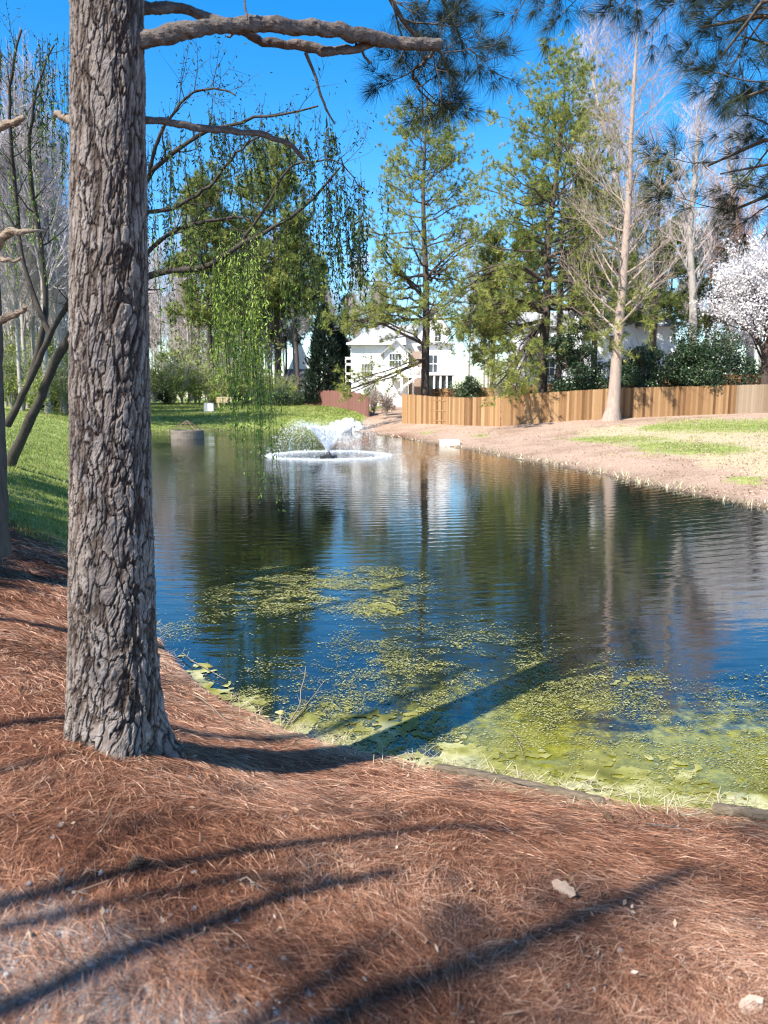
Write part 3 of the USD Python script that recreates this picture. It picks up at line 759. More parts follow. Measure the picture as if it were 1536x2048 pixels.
# ------------------------------------------------------------------ pines that stand outside the frame but shade it or reach into it
def simple_trunk(parent, base, top, r0, r1, m, seed, k=14, sides=12, wob=.03, name="trunk"):
    r = np.random.default_rng(seed)
    s = np.linspace(0, 1, k)[:, None]
    P = np.asarray(base) * (1 - s) + np.asarray(top) * s
    w = np.cumsum(r.normal(0, wob, (k, 3)), 0); w -= w[0]; w[:, 2] = 0
    P = P + w
    R = r0 * (1 - s[:, 0]) + r1 * s[:, 0]
    R[0] *= 1.25
    V, F = tubes(P, R, sides)
    put(name, V, F, m, parent, smooth=True)
    return P, R

side = thing("overhanging_pine", "pine off the right side whose dark needle boughs hang into the top right", "tree", (6.2, 2.4, hz(6.2, 2.4)))
simple_trunk(side, (6.2, 2.4, hz(6.2, 2.4) - .1), (5.9, 2.6, 13), .2, .05, "dark_bark", 41)
tk = lambda z: (6.1, 2.45, z)
def from_trunk(z, pts):
    """A bough from the trunk at height z through pixel points."""
    u, v = project(np.array(tk(z)))
    return [(float(u), float(v), 2.45, 30.0)] + pts
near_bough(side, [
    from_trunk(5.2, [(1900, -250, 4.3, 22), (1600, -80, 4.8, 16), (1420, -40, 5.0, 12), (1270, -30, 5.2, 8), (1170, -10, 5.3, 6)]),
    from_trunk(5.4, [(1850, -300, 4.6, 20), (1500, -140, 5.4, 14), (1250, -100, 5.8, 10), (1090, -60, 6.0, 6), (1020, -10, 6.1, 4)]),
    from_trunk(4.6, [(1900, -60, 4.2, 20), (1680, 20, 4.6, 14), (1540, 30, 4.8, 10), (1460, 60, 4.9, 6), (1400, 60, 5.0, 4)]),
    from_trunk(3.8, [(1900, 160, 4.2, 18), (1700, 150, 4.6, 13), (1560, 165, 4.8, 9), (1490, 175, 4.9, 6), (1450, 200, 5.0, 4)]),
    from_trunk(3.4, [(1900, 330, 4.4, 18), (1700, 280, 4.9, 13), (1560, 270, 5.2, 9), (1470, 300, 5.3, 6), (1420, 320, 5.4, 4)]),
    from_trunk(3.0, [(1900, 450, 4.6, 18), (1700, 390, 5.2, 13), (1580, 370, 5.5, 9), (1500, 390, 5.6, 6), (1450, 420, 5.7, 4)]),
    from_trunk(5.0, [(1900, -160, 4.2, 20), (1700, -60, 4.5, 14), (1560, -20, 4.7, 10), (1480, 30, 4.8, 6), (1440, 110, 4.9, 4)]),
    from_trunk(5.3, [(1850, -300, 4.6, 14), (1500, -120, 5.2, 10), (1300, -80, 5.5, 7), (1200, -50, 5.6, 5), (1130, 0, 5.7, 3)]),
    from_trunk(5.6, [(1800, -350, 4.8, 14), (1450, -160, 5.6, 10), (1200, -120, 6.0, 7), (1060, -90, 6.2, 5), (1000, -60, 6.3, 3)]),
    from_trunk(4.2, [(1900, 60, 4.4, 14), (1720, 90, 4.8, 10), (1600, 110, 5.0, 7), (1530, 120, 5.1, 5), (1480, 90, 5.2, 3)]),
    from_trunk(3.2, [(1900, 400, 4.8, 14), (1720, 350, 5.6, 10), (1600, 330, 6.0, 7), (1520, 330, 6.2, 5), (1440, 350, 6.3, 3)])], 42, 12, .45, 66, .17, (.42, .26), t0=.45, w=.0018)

def shade_pine(base, label, seed, limbs, h=13.0, r0=.19, crown=None):
    bz = hz(*base)
    t = thing("pine_tree", label, "tree", (base[0], base[1], bz))
    simple_trunk(t, (*base, bz - .1), (base[0] + .2, base[1] + .1, h), r0, .05, "dark_bark", seed)
    r = np.random.default_rng(seed)
    if limbs:
        Vs = []
        for pts, w, hts in limbs:
            g = np.array([on_z(u, v, -.05) for u, v in pts])
            z = np.interp(np.linspace(0, 1, len(pts)), np.linspace(0, 1, len(hts)), hts)
            P = g + SUN * ((z - g[:, 2]) / SUN[2])[:, None]
            P = np.vstack([[base[0], base[1], z[0] - .4], P])
            Q = smooth_path(np.c_[P, np.r_[w * 1.4, np.linspace(w, w * .6, len(pts))]], 24, .03, r)
            Vs.append(tubes(Q[:, :3], Q[:, 3], 7))
            P2, R2, _ = grow(r, Q[None, :, :3], Q[None, :, 3], 5, .4, 1., .5, .8, .1, 5, .35, .008, .1)
            Vs.append(tubes(P2, R2, 4))
        V, F = cat_mesh(Vs)
        put("limbs", V, F, "limb_bark", t)
    if crown:
        crown_over(t, *crown, base=base)
    return t

shade_pine((-8.3, -5.2), "pine behind the camera throwing branch shadows on the straw", 51,
           [([(-120, 1905), (60, 1830), (230, 1760), (450, 1700), (700, 1640), (820, 1612), (960, 1590)], .040, (5.2, 5.3, 5.8)),
            ([(-120, 2110), (60, 2020), (250, 1930), (420, 1850), (620, 1770), (730, 1738)], .046, (4.6, 4.6, 5.0)),
            ([(-100, 1930), (60, 1880), (200, 1845), (400, 1775), (520, 1752), (640, 1745)], .030, (4.9, 4.9, 5.3)),
            ([(-160, 1660), (20, 1590), (110, 1550), (175, 1530)], .032, (5.6, 5.7, 6.0))], 10.8, .17, None)
shade_pine((-6.6, -7.6), "pine behind the camera whose needles dapple the straw at right", 53,
           [([(700, 2000), (900, 1890), (1120, 1760), (1260, 1680), (1330, 1640)], .048, (6.2, 6.4, 6.8)),
            ([(640, 1990), (700, 1940), (760, 1870)], .030, (6.2, 6.3, 6.4))], 12.6, .17, (9.0, 12.2, 12, 2.6, 54))
shade_pine((-3.3, -3.5), "slim young pine behind the camera dappling the straw", 63, None, 8.6, .06, (5.4, 8.3, 9, 1.9, 64))
shade_pine((-5.7, -.9), "pine just outside the left edge shading the near straw", 55, None, 14, .055, (8.5, 12, 7, 2.2, 56))
shade_pine((-7.2, .8), "pine outside the left edge behind the nearest one", 57, None, 14, .08, (8, 13, 8, 2.4, 58))
LATER = [((-10.2, 3.6), 13.5, "pine far outside the left edge shading the grass slope"), ((-11.3, 7.6), 14.0, "pine on the left slope outside the frame")]

# the dark pine at the left edge
LB = on_z(-20, 1090, .12)
lp = thing("edge_pine", "dark slim pine trunk with broken stubs at the left edge", "tree", (LB[0], LB[1], hz(LB[0], LB[1])))
e = np.array([(-22, 1110, 88), (-24, 1060, 76), (-26, 900, 70), (-30, 700, 66), (-34, 560, 62), (-36, 400, 58), (-40, 100, 52), (-46, -300, 44), (-55, -900, 30)], float)
P = at(e[:, 0], e[:, 1], LB[1]); Q = smooth_path(np.c_[P, e[:, 2] / 2 * LB[1] / FPX], 60, .004, np.random.default_rng(3))
Q[:, 3] *= np.random.default_rng(8).uniform(.95, 1.05, 60)
V, F = tubes(Q[:, :3], Q[:, 3], 18)
put("trunk", V, F, "dark_bark", lp, smooth=True)
ly = LB[1]
for sd_, pts in enumerate([[(-10, 490, ly, 26), (8, 474, ly - .1, 16), (30, 462, ly - .2, 14), (55, 464, ly - .2, 9), (90, 458, ly - .1, 3)],
                           [(-10, 516, ly, 14), (20, 520, ly - .1, 7), (46, 517, ly - .1, 5)],
                           [(-8, 645, ly, 16), (20, 632, ly - .2, 12), (54, 616, ly - .4, 9)],
                           [(-20, 262, ly, 18), (10, 250, ly - .1, 14), (52, 236, ly - .2, 8)]]):
    limb(lp, pts, name="branch_stub", m="dead_wood", sides=8, n=9, seed=70 + sd_, jit=.012, rough=True)
crown_over(lp, 6.5, 11, 8, 2.2, 73, (LB[0] - .3, LB[1]))

# ------------------------------------------------------------------ the willow leaning over the water
rng = np.random.default_rng(81)
WB = at(18, 935, 16.8)
wil = thing("willow_tree", "weeping willow leaning right over the pond with hanging green strands", "tree", (WB[0], WB[1], hz(WB[0], WB[1])))
wb = limb(wil, [(8, 975, 16.9, 25), (20, 930, 16.8, 21), (75, 810, 16.2, 18), (105, 735, 15.8, 16), (150, 660, 15.2, 17), (220, 596, 14.6, 15), (300, 552, 14, 13), (400, 535, 13.5, 11), (480, 490, 13, 9), (600, 420, 12.6, 6), (680, 330, 12.4, 4)], name="trunk", m="willow_bark", n=40, jit=.02, seed=82)
w2 = limb(wil, [(15, 850, 16.6, 15), (60, 760, 16.2, 12), (100, 670, 15.8, 11), (140, 600, 15.4, 10), (230, 440, 14.6, 12), (320, 330, 14, 9), (420, 260, 13.4, 7), (520, 235, 13, 5), (640, 212, 12.6, 3)], name="stem", m="willow_bark", n=36, jit=.02, seed=83)
lim = [wb, w2]
for i, pts in enumerate([[(230, 590, 14.6, 12), (300, 500, 14, 9), (360, 456, 13.8, 8), (440, 436, 13.5, 6), (500, 440, 13.2, 3)],
                         [(260, 420, 14.4, 10), (330, 420, 14, 8), (420, 370, 13.4, 6), (480, 300, 13, 4), (540, 260, 12.7, 3)],
                         [(60, 760, 16.2, 14), (90, 560, 16, 10), (60, 350, 15.6, 8), (70, 200, 15.2, 5), (110, 90, 15, 3)],
                         [(100, 670, 15.8, 12), (40, 480, 16, 8), (20, 240, 15.4, 6), (40, 60, 15, 4)],
                         [(300, 345, 14.1, 8), (330, 250, 13.8, 6), (400, 180, 13.5, 4), (470, 190, 13.2, 3)],
                         [(480, 490, 13, 7), (540, 400, 12.8, 5), (590, 330, 12.6, 4), (660, 320, 12.4, 3), (720, 370, 12.3, 2)]]):
    lim.append(limb(wil, pts, m="willow_bark", n=24, jit=.015, sides=7, seed=90 + i))
LP = np.stack([q[np.linspace(0, len(q) - 1, 20).astype(int), :3] for q in lim]); LR = np.stack([q[np.linspace(0, len(q) - 1, 20).astype(int), 3] for q in lim])
P2, R2, _ = grow(rng, LP, LR, 11, .4, 1., .8, .9, .7, 6, .4, .006, .14)
P3, R3, _ = grow(rng, P2, R2, 4, .2, 1., .45, .7, .5, 5, .5, .004, .14)
V, F = cat_mesh([tubes(P2, R2, 4), tubes(P3, R3, 3)])
put("twigs", V, F, "willow_bark", wil)
# strands: (centre u, spread, top v, bottom v, distance, number, tone)
strands, stn = [], []
for cu, su, tv, bv, yy, nn, tn in [(435, 20, 480, 800, 13.3, 26, .62), (478, 22, 450, 860, 13.1, 40, .68), (505, 14, 440, 960, 12.8, 30, .78), (522, 20, 560, 1015, 12.6, 14, .8), (470, 14, 600, 900, 12.9, 10, .7), (380, 45, 400, 700, 13.7, 26, .5),
                                   (660, 40, 350, 640, 12.4, 44, .22), (655, 18, 225, 440, 12.5, 14, .15), (700, 30, 380, 560, 12.3, 18, .2), (340, 40, 250, 520, 14, 26, .25), (430, 60, 210, 420, 13.4, 36, .2), (540, 40, 240, 400, 12.8, 18, .18),
                                   (60, 60, 60, 330, 15.3, 36, .3), (115, 25, 120, 420, 15.2, 16, .35), (560, 60, 440, 640, 12.8, 20, .4), (50, 50, 330, 560, 15.6, 16, .6)]:
    for _ in range(nn):
        u = rng.normal(cu, su); t_ = tv + abs(rng.normal(0, 40)); b_ = t_ + (bv - tv) * rng.uniform(.45, 1.05); y_ = yy + rng.normal(0, .5)
        a, b = at(u, t_, y_), at(u + rng.normal(6, 8), min(b_, bv + 15), y_)
        s = np.linspace(0, 1, 10)[:, None]
        p = a * (1 - s) + b * s
        p[:, 0] += np.sin(s[:, 0] * 3 + rng.uniform(0, 6)) * .05 + s[:, 0] ** 2 * .06; p[:, 1] += np.cos(s[:, 0] * 2.5 + rng.uniform(0, 6)) * .06
        strands.append(p); stn.append(tn)
SP = np.array(strands); stn = np.array(stn)
V, F = tubes(SP, np.tile(np.linspace(.0045, .002, 10), (len(SP), 1)), 3)
put("strands", V, F, "willow_bark", wil)
nl = 46
t = rng.uniform(0.03, 1, (len(SP), nl)); x = t * 9; i = np.minimum(x.astype(int), 8); f = (x - i)[..., None]
rows = np.arange(len(SP))[:, None]
pos = (SP[rows, i] * (1 - f) + SP[rows, i + 1] * f).reshape(-1, 3)
V, F = leaf_quads(rng, pos, .085, .026, np.array([0, 0, -.9]) + 0 * pos, .55)
put("leaves", V, F, "willow_leaves", wil, tone=np.repeat(np.clip(np.repeat(stn, nl) + rng.normal(0, .16, len(pos)), 0, 1), 4))
tip = np.vstack([P3.reshape(-1, 3), P2[:, 2:].reshape(-1, 3)])
pos = tip + rng.normal(0, .05, tip.shape)
V, F = leaf_quads(rng, pos, .07, .02, np.array([0, 0, -.5]) + 0 * pos, .8)
put("crown_leaves", V, F, "willow_leaves", wil, tone=np.repeat(np.clip(rng.normal(.14, .12, len(pos)), 0, 1), 4))

# ------------------------------------------------------------------ tree builders for the far side
def bare_tree(name, label, base, px, seed, m="twig_bark", limbs=16, t0=.25, length=3.0, angle=.7, up=.5, subs=6, twigs=5, rmin=.014, group=None, tm=None, buds=None, cat="tree", fine=0, trunk_m=None, keep=None, rr=.4):
    """A leafless tree. px: trunk as (u, v, distance, width px), or an array of (x, y, z, r)."""
    r = np.random.default_rng(seed)
    a = np.array(px, float)
    Q = a if abs(a[0, 3]) < 1.5 else np.c_[at(a[:, 0], a[:, 1], a[:, 2]), a[:, 3] / 2 * a[:, 2] / FPX]
    Q = smooth_path(Q, 24, .0, r)
    t = thing(name, label, cat, base, group)
    V, F = tubes(Q[:, :3], Q[:, 3], 12)
    put("trunk", V, F, trunk_m or m, t, smooth=True)
    P1, R1, _ = grow(r, Q[None, :, :3], Q[None, :, 3], limbs, t0, .98, lambda t: length * (1.15 - .75 * t), angle, up, 8, rr, rmin * 1.6, .07, .25)
    if keep is not None:
        kk = keep(P1); P1, R1 = P1[kk], R1[kk]
    P2, R2, _ = grow(r, P1, R1, subs, .2, 1., lambda t: length * .42 * (1.2 - .6 * t), .6, .45, 6, .5, rmin, .1, .3)
    P3, R3, _ = grow(r, P2, R2, twigs, .2, 1., lambda t: length * .22 * (1.2 - .5 * t), .6, .4, 4, .55, rmin * .75, .1, .35)
    parts = [tubes(P2, R2, 4), tubes(P3, R3, 3)]
    ends = P3
    if fine:
        P4, R4, _ = grow(r, P3, R3, fine, .2, 1., length * .12, .6, .4, 3, .6, rmin * .55, .1, .5)
        parts.append(tubes(P4, R4, 3)); ends = P4
    V, F = tubes(P1, R1, 6); put("limbs", V, F, trunk_m or m, t, smooth=True)
    V, F = cat_mesh(parts)
    put("twigs", V, F, tm or m, t, kind="stuff")
    if buds:
        bm, size, per = buds
        pos = np.repeat(ends[:, 1:].reshape(-1, 3), per, 0); pos = pos + r.normal(0, size * .9, pos.shape)
        V, F = leaf_quads(r, pos, size, size * .8)
        put("crown", V, F, bm, t, tone=np.repeat(np.clip(r.normal(.55, .3, len(pos)), 0, 1), 4))
    return t

def pine(name, label, base, h, seed, r0=.2, crown0=.35, limbs=34, length=3.2, tuft=(12, .32, .04), subs=6, tufts=3, mt="pine_needles", tone=(.5, .25), lean=(0, 0), group=None, shape=.7, extra=None, droop=.0, bark="dark_bark", rep=3):
    r = np.random.default_rng(seed)
    x, y, z = base
    t = thing(name, label, "tree", base, group)
    k = 18; s = np.linspace(0, 1, k)
    w = np.cumsum(r.normal(0, .05, (k, 2)), 0); w -= w[0]
    P = np.stack([x + lean[0] * s + w[:, 0], y + lean[1] * s + w[:, 1], z - .1 + (h + .1) * s], -1)
    R = r0 * (1 - s) ** .8 + .02; R[0] *= 1.2
    V, F = tubes(P, R, 10); put("trunk", V, F, bark, t, smooth=True)
    tt = np.sort(r.uniform(crown0, .985, limbs)); az = r.uniform(0, 6.28) + np.arange(limbs) * 2.39996 + r.normal(0, .3, limbs)
    rel = (tt - crown0) / (1 - crown0)
    l = length * (1.08 - rel) ** shape * r.uniform(.45, 1.15, limbs)
    el = -.05 - droop + .75 * rel ** 1.5 + r.normal(0, .15, limbs)
    b = np.stack([np.interp(tt, s, P[:, i]) for i in range(3)], -1)
    kk = 7; u = np.linspace(0, 1, kk)
    LPt = b[:, None] + l[:, None, None] * u[None, :, None] * np.stack([np.cos(az) * np.cos(el), np.sin(az) * np.cos(el), np.sin(el)], -1)[:, None]
    LPt[:, :, 2] += (l[:, None] * (.18 * u ** 2 - .1 * u)[None])
    LPt[:, 1:] += r.normal(0, .05 * length / 3, LPt[:, 1:].shape)
    LRd = np.maximum(np.interp(tt, s, R) * .38, .02)[:, None] * np.linspace(1, .3, kk)
    if extra is not None:
        for pts in extra:
            a = np.array(pts, float)
            q = smooth_path(np.c_[at(a[:, 0], a[:, 1], a[:, 2]), a[:, 3] / 2 * a[:, 2] / FPX], kk)
            for rep_ in range(3):
                w_ = np.cumsum(r.normal(0, .16, (kk, 3)), 0) * (rep_ > 0); w_[0] = 0
                LPt = np.concatenate([LPt, q[None, :, :3] + w_]); LRd = np.concatenate([LRd, q[None, :, 3] * (1 if rep_ == 0 else .6)])
    V, F = tubes(LPt, LRd, 5)
    put("limbs", V, F, bark, t, smooth=True)
    P2, R2, _ = grow(r, LPt, LRd, subs + 2, .2, 1., lambda q: length * .36 * (1.25 - .7 * q), .8, .25, 5, .5, .010, .1, .4, flat=.45)
    V, F = tubes(P2, R2, 3)
    put("twigs", V, F, bark, t, kind="stuff")
    nodes = P2[:, 5 - tufts:]; d = np.diff(P2, axis=1)[:, 4 - tufts:]
    pos = np.vstack([nodes.reshape(-1, 3), LPt[:, -1]]); dr = unit(np.vstack([d.reshape(-1, 3), LPt[:, -1] - LPt[:, -2]]))
    pos = np.repeat(pos, rep, 0) + r.normal(0, .42 * tuft[1], (len(pos) * rep, 3)); dr = np.repeat(dr, rep, 0) + np.array([0, 0, .35])
    m, L, wd = tuft
    V, F = blades(r, pos, dr, m, L, wd, .75)
    limb_t = np.repeat(np.repeat(r.normal(0, .12, len(P2)), tufts), 1)
    base_t = np.r_[limb_t, np.zeros(len(LPt))]
    tn = np.clip(np.repeat(base_t, rep) + r.normal(tone[0], tone[1], len(pos)), 0, 1)
    put("crown", V, F, mt, t, tone=np.repeat(tn, m * 3))
    return t

def shrub(name, label, base, size, seed, n=5000, leaf=(.12, .07), m="holly_leaves", stems=9, tone=(.5, .25), group=None, cat="shrub", hollow=.35, bark="dark_bark"):
    r = np.random.default_rng(seed)
    x, y, z = base; sx, sy, sz = size
    t = thing(name, label, cat, base, group)
    a = r.uniform(0, 6.28, stems); k = 6; u = np.linspace(0, 1, k)
    ex, ey, ez = np.cos(a) * sx * r.uniform(.2, .85, stems), np.sin(a) * sy * r.uniform(.2, .85, stems), sz * r.uniform(.6, .95, stems)
    P = np.stack([x + ex[:, None] * u ** 1.3, y + ey[:, None] * u ** 1.3, z - .05 + ez[:, None] * u], -1)
    R = .035 * np.ones(stems)[:, None] * np.linspace(1, .3, k)
    P2, R2, _ = grow(r, P, R, 6, .3, 1., max(sx, sz) * .4, .7, .2, 4, .6, .01, .15)
    V, F = cat_mesh([tubes(P, R, 5), tubes(P2, R2, 3)])
    put("stems", V, F, bark, t)
    c = 26
    cen = np.stack([r.normal(0, 1, c), r.normal(0, 1, c), r.normal(0, 1, c)], -1); cen = unit(cen) * r.uniform(.3, .95, (c, 1))
    cen = np.array([x, y, z + sz * .52]) + cen * np.array([sx * .85, sy * .85, sz * .48])
    cr = r.uniform(.18, .4, c) * min(sx, sz)
    ids = r.integers(0, c, n)
    off = unit(r.normal(0, 1, (n, 3))) * (r.uniform(hollow, 1.05, n) ** .6)[:, None]
    pos = cen[ids] + off * cr[ids][:, None] * np.array([1.2, 1.2, .85])
    pos = pos[pos[:, 2] > z + .03]
    V, F = leaf_quads(r, pos, leaf[0], leaf[1], off[:len(pos)] * 0 + np.array([0, 0, .1]), 1.)
    put("foliage", V, F, m, t, tone=np.repeat(np.clip(r.normal(tone[0], tone[1], len(pos)) + r.normal(0, .12, c)[ids[:len(pos)]], 0, 1), 4))
    return t

def gpt(u, y):
    """Ground point under a pixel column at a forward distance."""
    p = at(u, 830, y)
    return (p[0], y, hz(p[0], y))

# ------------------------------------------------------------------ houses
def gable_prism(x0, x1, y0, y1, z0, z1, t=.16, over=.35):
    """A gable roof of two thick slabs whose ridge runs in y; the gable faces the camera."""
    xm = (x0 + x1) / 2
    out = []
    for xa, s in ((x0 - over, 1), (x1 + over, -1)):
        za = z0 - over * (z1 - z0) / ((x1 - x0) / 2)
        pts = np.array([(xa, za), (xm, z1), (xm, z1 + t), (xa, za + t)])
        V = np.vstack([np.c_[pts[:, 0], np.full(4, y), pts[:, 1]] for y in (y0 - over, y1)])
        F = np.array([[0, 1, 2, 3], [7, 6, 5, 4], [0, 4, 5, 1], [1, 5, 6, 2], [2, 6, 7, 3], [3, 7, 4, 0]])
        out.append((V, F if s > 0 else F[:, ::-1]))
    return cat_mesh(out)

def gable_wall(x0, x1, y, z0, z1, th=.2):
    V = np.array([(x0, y, z0), (x1, y, z0), ((x0 + x1) / 2, y, z1), (x0, y + th, z0), (x1, y + th, z0), ((x0 + x1) / 2, y + th, z1)])
    return V, np.array([[0, 1, 2], [3, 5, 4], [0, 3, 4], [0, 4, 1], [1, 4, 5], [1, 5, 2], [2, 5, 3], [2, 3, 0]])

def siding(x0, x1, y, z0, z1, step=.2):
    """Lap siding: boards each leaning out a little over the one below."""
    n = max(2, int((z1 - z0) / step)); zz = np.linspace(z0, z1, n + 1)
    V, F = [], []
    for i in range(n):
        o = len(V)
        V += [(x0, y - .035, zz[i]), (x1, y - .035, zz[i]), (x1, y - .008, zz[i + 1]), (x0, y - .008, zz[i + 1]), (x0, y, zz[i]), (x1, y, zz[i])]
        F += [[o, o + 1, o + 2, o + 3], [o + 4, o + 5, o + 1, o]]
    return np.array(V, float), np.array(F)

def window(parent, xc, zc, w, h, y, sash=True):
    f = .08
    V, F = boxes([(xc - w / 2 - f, xc + w / 2 + f, y - .07, y - .02, zc + h / 2, zc + h / 2 + f), (xc - w / 2 - f, xc + w / 2 + f, y - .09, y - .02, zc - h / 2 - f, zc - h / 2),
                  (xc - w / 2 - f, xc - w / 2, y - .07, y - .02, zc - h / 2, zc + h / 2), (xc + w / 2, xc + w / 2 + f, y - .07, y - .02, zc - h / 2, zc + h / 2)])
    p = put("window", V, F, "white_paint", parent)
    V, F = boxes([(xc - w / 2, xc + w / 2, y - .045, y - .04, zc - h / 2, zc + h / 2)])
    put("pane", V, F, "window_glass", p)
    if sash:
        V, F = boxes([(xc - w / 2, xc + w / 2, y - .066, y - .05, zc - .03, zc + .03), (xc - .02, xc + .02, y - .06, y - .05, zc - h / 2, zc - .03), (xc - .02, xc + .02, y - .06, y - .05, zc + .03, zc + h / 2)])
        put("glazing_bar", V, F, "white_paint", p)

HY = 78.0
X = lambda u, y=HY: float(at(u, 700, y)[0])
Z = lambda v, y=HY: float(at(768, v, y)[2])
hb = thing("white_house", "large white house with gables and a deck stair behind the brown fence", "house", (X(800), HY, hz(X(800), HY)))
gz = hz(X(800), HY) - .3
# left wing under a low grey roof
x0, x1 = X(702), X(806)
put("wall", *siding(x0, x1, HY, gz, Z(688)), "white_paint", hb); put("wall", *boxes([(x0, x1, HY + .01, HY + 7, gz, Z(688))]), "white_paint", hb)
V = np.array([(x0 - .4, HY - .5, Z(688)), (x1 + .3, HY - .5, Z(688)), (x1 + .3, HY + 7.4, Z(688)), (x0 - .4, HY + 7.4, Z(688)), (x0 + 1.6, HY + 3.2, Z(655)), (x1 + .3, HY + 3.2, Z(655))])
F = np.array([[0, 1, 5], [0, 5, 4], [1, 2, 5], [2, 3, 4], [2, 4, 5], [3, 0, 4], [0, 2, 1], [0, 3, 2]])
put("roof", V, F, "roof_shingle", hb)
put("gutter", *boxes([(x0 - .45, x1 + .3, HY - .62, HY - .5, Z(690), Z(686))]), "white_paint", hb)
# upper main block with the long roof
xm0, xm1 = X(742), X(874)
put("wall", *boxes([(xm0, xm1, HY + 3.4, HY + 11, Z(700), Z(668))]), "white_paint", hb)
V = np.array([(xm0 - .4, HY + 2.9, Z(668)), (xm1, HY + 2.9, Z(668)), (xm1, HY + 7, Z(636)), (xm0 - .4, HY + 7, Z(636)), (xm0 - .4, HY + 11, Z(668)), (xm1, HY + 11, Z(668))])
put("roof", V, np.array([[0, 1, 2], [0, 2, 3], [3, 2, 5], [3, 5, 4], [0, 3, 4], [1, 5, 2], [0, 4, 5], [0, 5, 1]]), "roof_shingle", hb)
# middle gabled bay with the pair of windows
x0, x1 = X(768), X(816)
put("wall", *siding(x0, x1, HY - 1.2, gz, Z(706)), "white_paint", hb); put("wall", *boxes([(x0, x1, HY - 1.19, HY + .0, gz, Z(706))]), "white_paint", hb)
put("wall", *gable_wall(x0, x1, HY - 1.2, Z(706), Z(684)), "white_paint", hb)
put("roof", *gable_prism(x0, x1, HY - 1.2, HY + 3.2, Z(706), Z(684)), "roof_shingle", hb)
for u in (784, 796):
    window(hb, X(u), Z(722), .55, 1.3, HY - 1.2)
# chimney and recessed brick
put("chimney", *boxes([(X(818), X(842), HY - .6, HY + .6, gz, Z(703))]), "tan_brick", hb)
# tall right gable
x0, x1 = X(845), X(904)
put("wall", *siding(x0, x1, HY - .4, gz, Z(690)), "white_paint", hb); put("wall", *boxes([(x0, x1, HY - .39, HY + 11, gz, Z(690))]), "white_paint", hb)
xa, xb = X(836), X(897)
put("wall", *siding(xa, xb, HY + .4, Z(690), Z(655)), "white_paint", hb); put("wall", *boxes([(xa, xb, HY + .41, HY + 11, Z(690), Z(655))]), "white_paint", hb)
put("wall", *gable_wall(xa, xb, HY + .4, Z(655), Z(614)), "white_paint", hb)
put("roof", *gable_prism(xa, xb, HY + .4, HY + 11, Z(655), Z(614)), "roof_shingle", hb)
put("roof", *boxes([(x0 - .2, x1 + .3, HY - .8, HY + .4, Z(690), Z(687))]), "roof_shingle", hb)
window(hb, X(866), Z(728), .8, 1.7, HY - .4)
for u in (728, 740): window(hb, X(u), Z(742), .5, 1.4, HY, True)
window(hb, X(876), Z(672), .6, 1.0, HY + .4)
# sun room at right
put("sunroom_roof", *boxes([(X(850), X(905), HY - 3.0, HY - .45, Z(752), Z(748))]), "white_paint", hb)
for u in np.linspace(853, 902, 5): put("post", *boxes([(X(u) - .08, X(u) + .08, HY - 2.9, HY - 2.7, gz, Z(752))]), "white_paint", hb)
put("sunroom_glass", *boxes([(X(854), X(901), HY - 2.6, HY - 2.55, gz, Z(753))]), "window_glass", hb)
# deck with posts, balusters and a stair
put("deck_floor", *boxes([(X(778), X(846), HY - 3.4, HY - 1.3, Z(757), Z(753))]), "white_paint", hb)
for u in (780, 802, 824, 845): put("post", *boxes([(X(u) - .09, X(u) + .09, HY - 3.45, HY - 3.28, gz, Z(738))]), "white_paint", hb)
put("railing", *boxes([(X(778), X(846), HY - 3.42, HY - 3.3, Z(740), Z(738))]), "white_paint", hb)
for u in np.linspace(782, 844, 22): put("baluster", *boxes([(X(u) - .025, X(u) + .025, HY - 3.38, HY - 3.33, Z(753), Z(740))]), "white_paint", hb)
for dz in (0, .95):
    V, F = bar((X(832), HY - 3.7, Z(755) + dz), (X(795), HY - 4.2, Z(783) + dz), .11 if dz == 0 else .06, 4)
    put("stair_rail", V, F, "white_paint", hb)
for i in range(9):
    f = (i + .5) / 9
    xs_, zs_ = X(832) + (X(795) - X(832)) * f, Z(755) + (Z(783) - Z(755)) * f
    put("stair_tread", *boxes([(xs_ - .16, xs_ + .16, HY - 4.9, HY - 3.6, zs_ - .03, zs_ + .03)]), "white_paint", hb)
for v in (716, 728, 747, 761):
    put("balcony", *boxes([(X(690), X(701.5), HY + .2, HY + 1.6, Z(v + 2), Z(v - 2))]), "white_paint", hb)
put("balcony_post", *boxes([(X(690), X(691.5), HY + .2, HY + .35, gz, Z(716))]), "white_paint", hb)

H2 = 66.0
X2 = lambda u: X(u, H2); Z2 = lambda v: Z(v, H2)
h2 = thing("white_house", "white house half hidden by hollies behind the wooden fence at right", "house", (X2(1200), H2, hz(X2(1200), H2)))
g2_ = hz(X2(1200), H2) - .3
put("wall", *siding(X2(1052), X2(1350), H2, g2_, Z2(652)), "white_paint", h2); put("wall", *boxes([(X2(1052), X2(1350), H2 + .01, H2 + 9, g2_, Z2(652))]), "white_paint", h2)
put("wall", *siding(X2(1130), X2(1260), H2 - 1, g2_, Z2(628)), "white_paint", h2); put("wall", *boxes([(X2(1130), X2(1260), H2 - .99, H2 + 8, g2_, Z2(628))]), "white_paint", h2)
put("wall", *gable_wall(X2(1130), X2(1260), H2 - 1, Z2(628), Z2(578)), "white_paint", h2)
put("roof", *gable_prism(X2(1130), X2(1260), H2 - 1, H2 + 8, Z2(628), Z2(578), .2), "roof_shingle", h2)
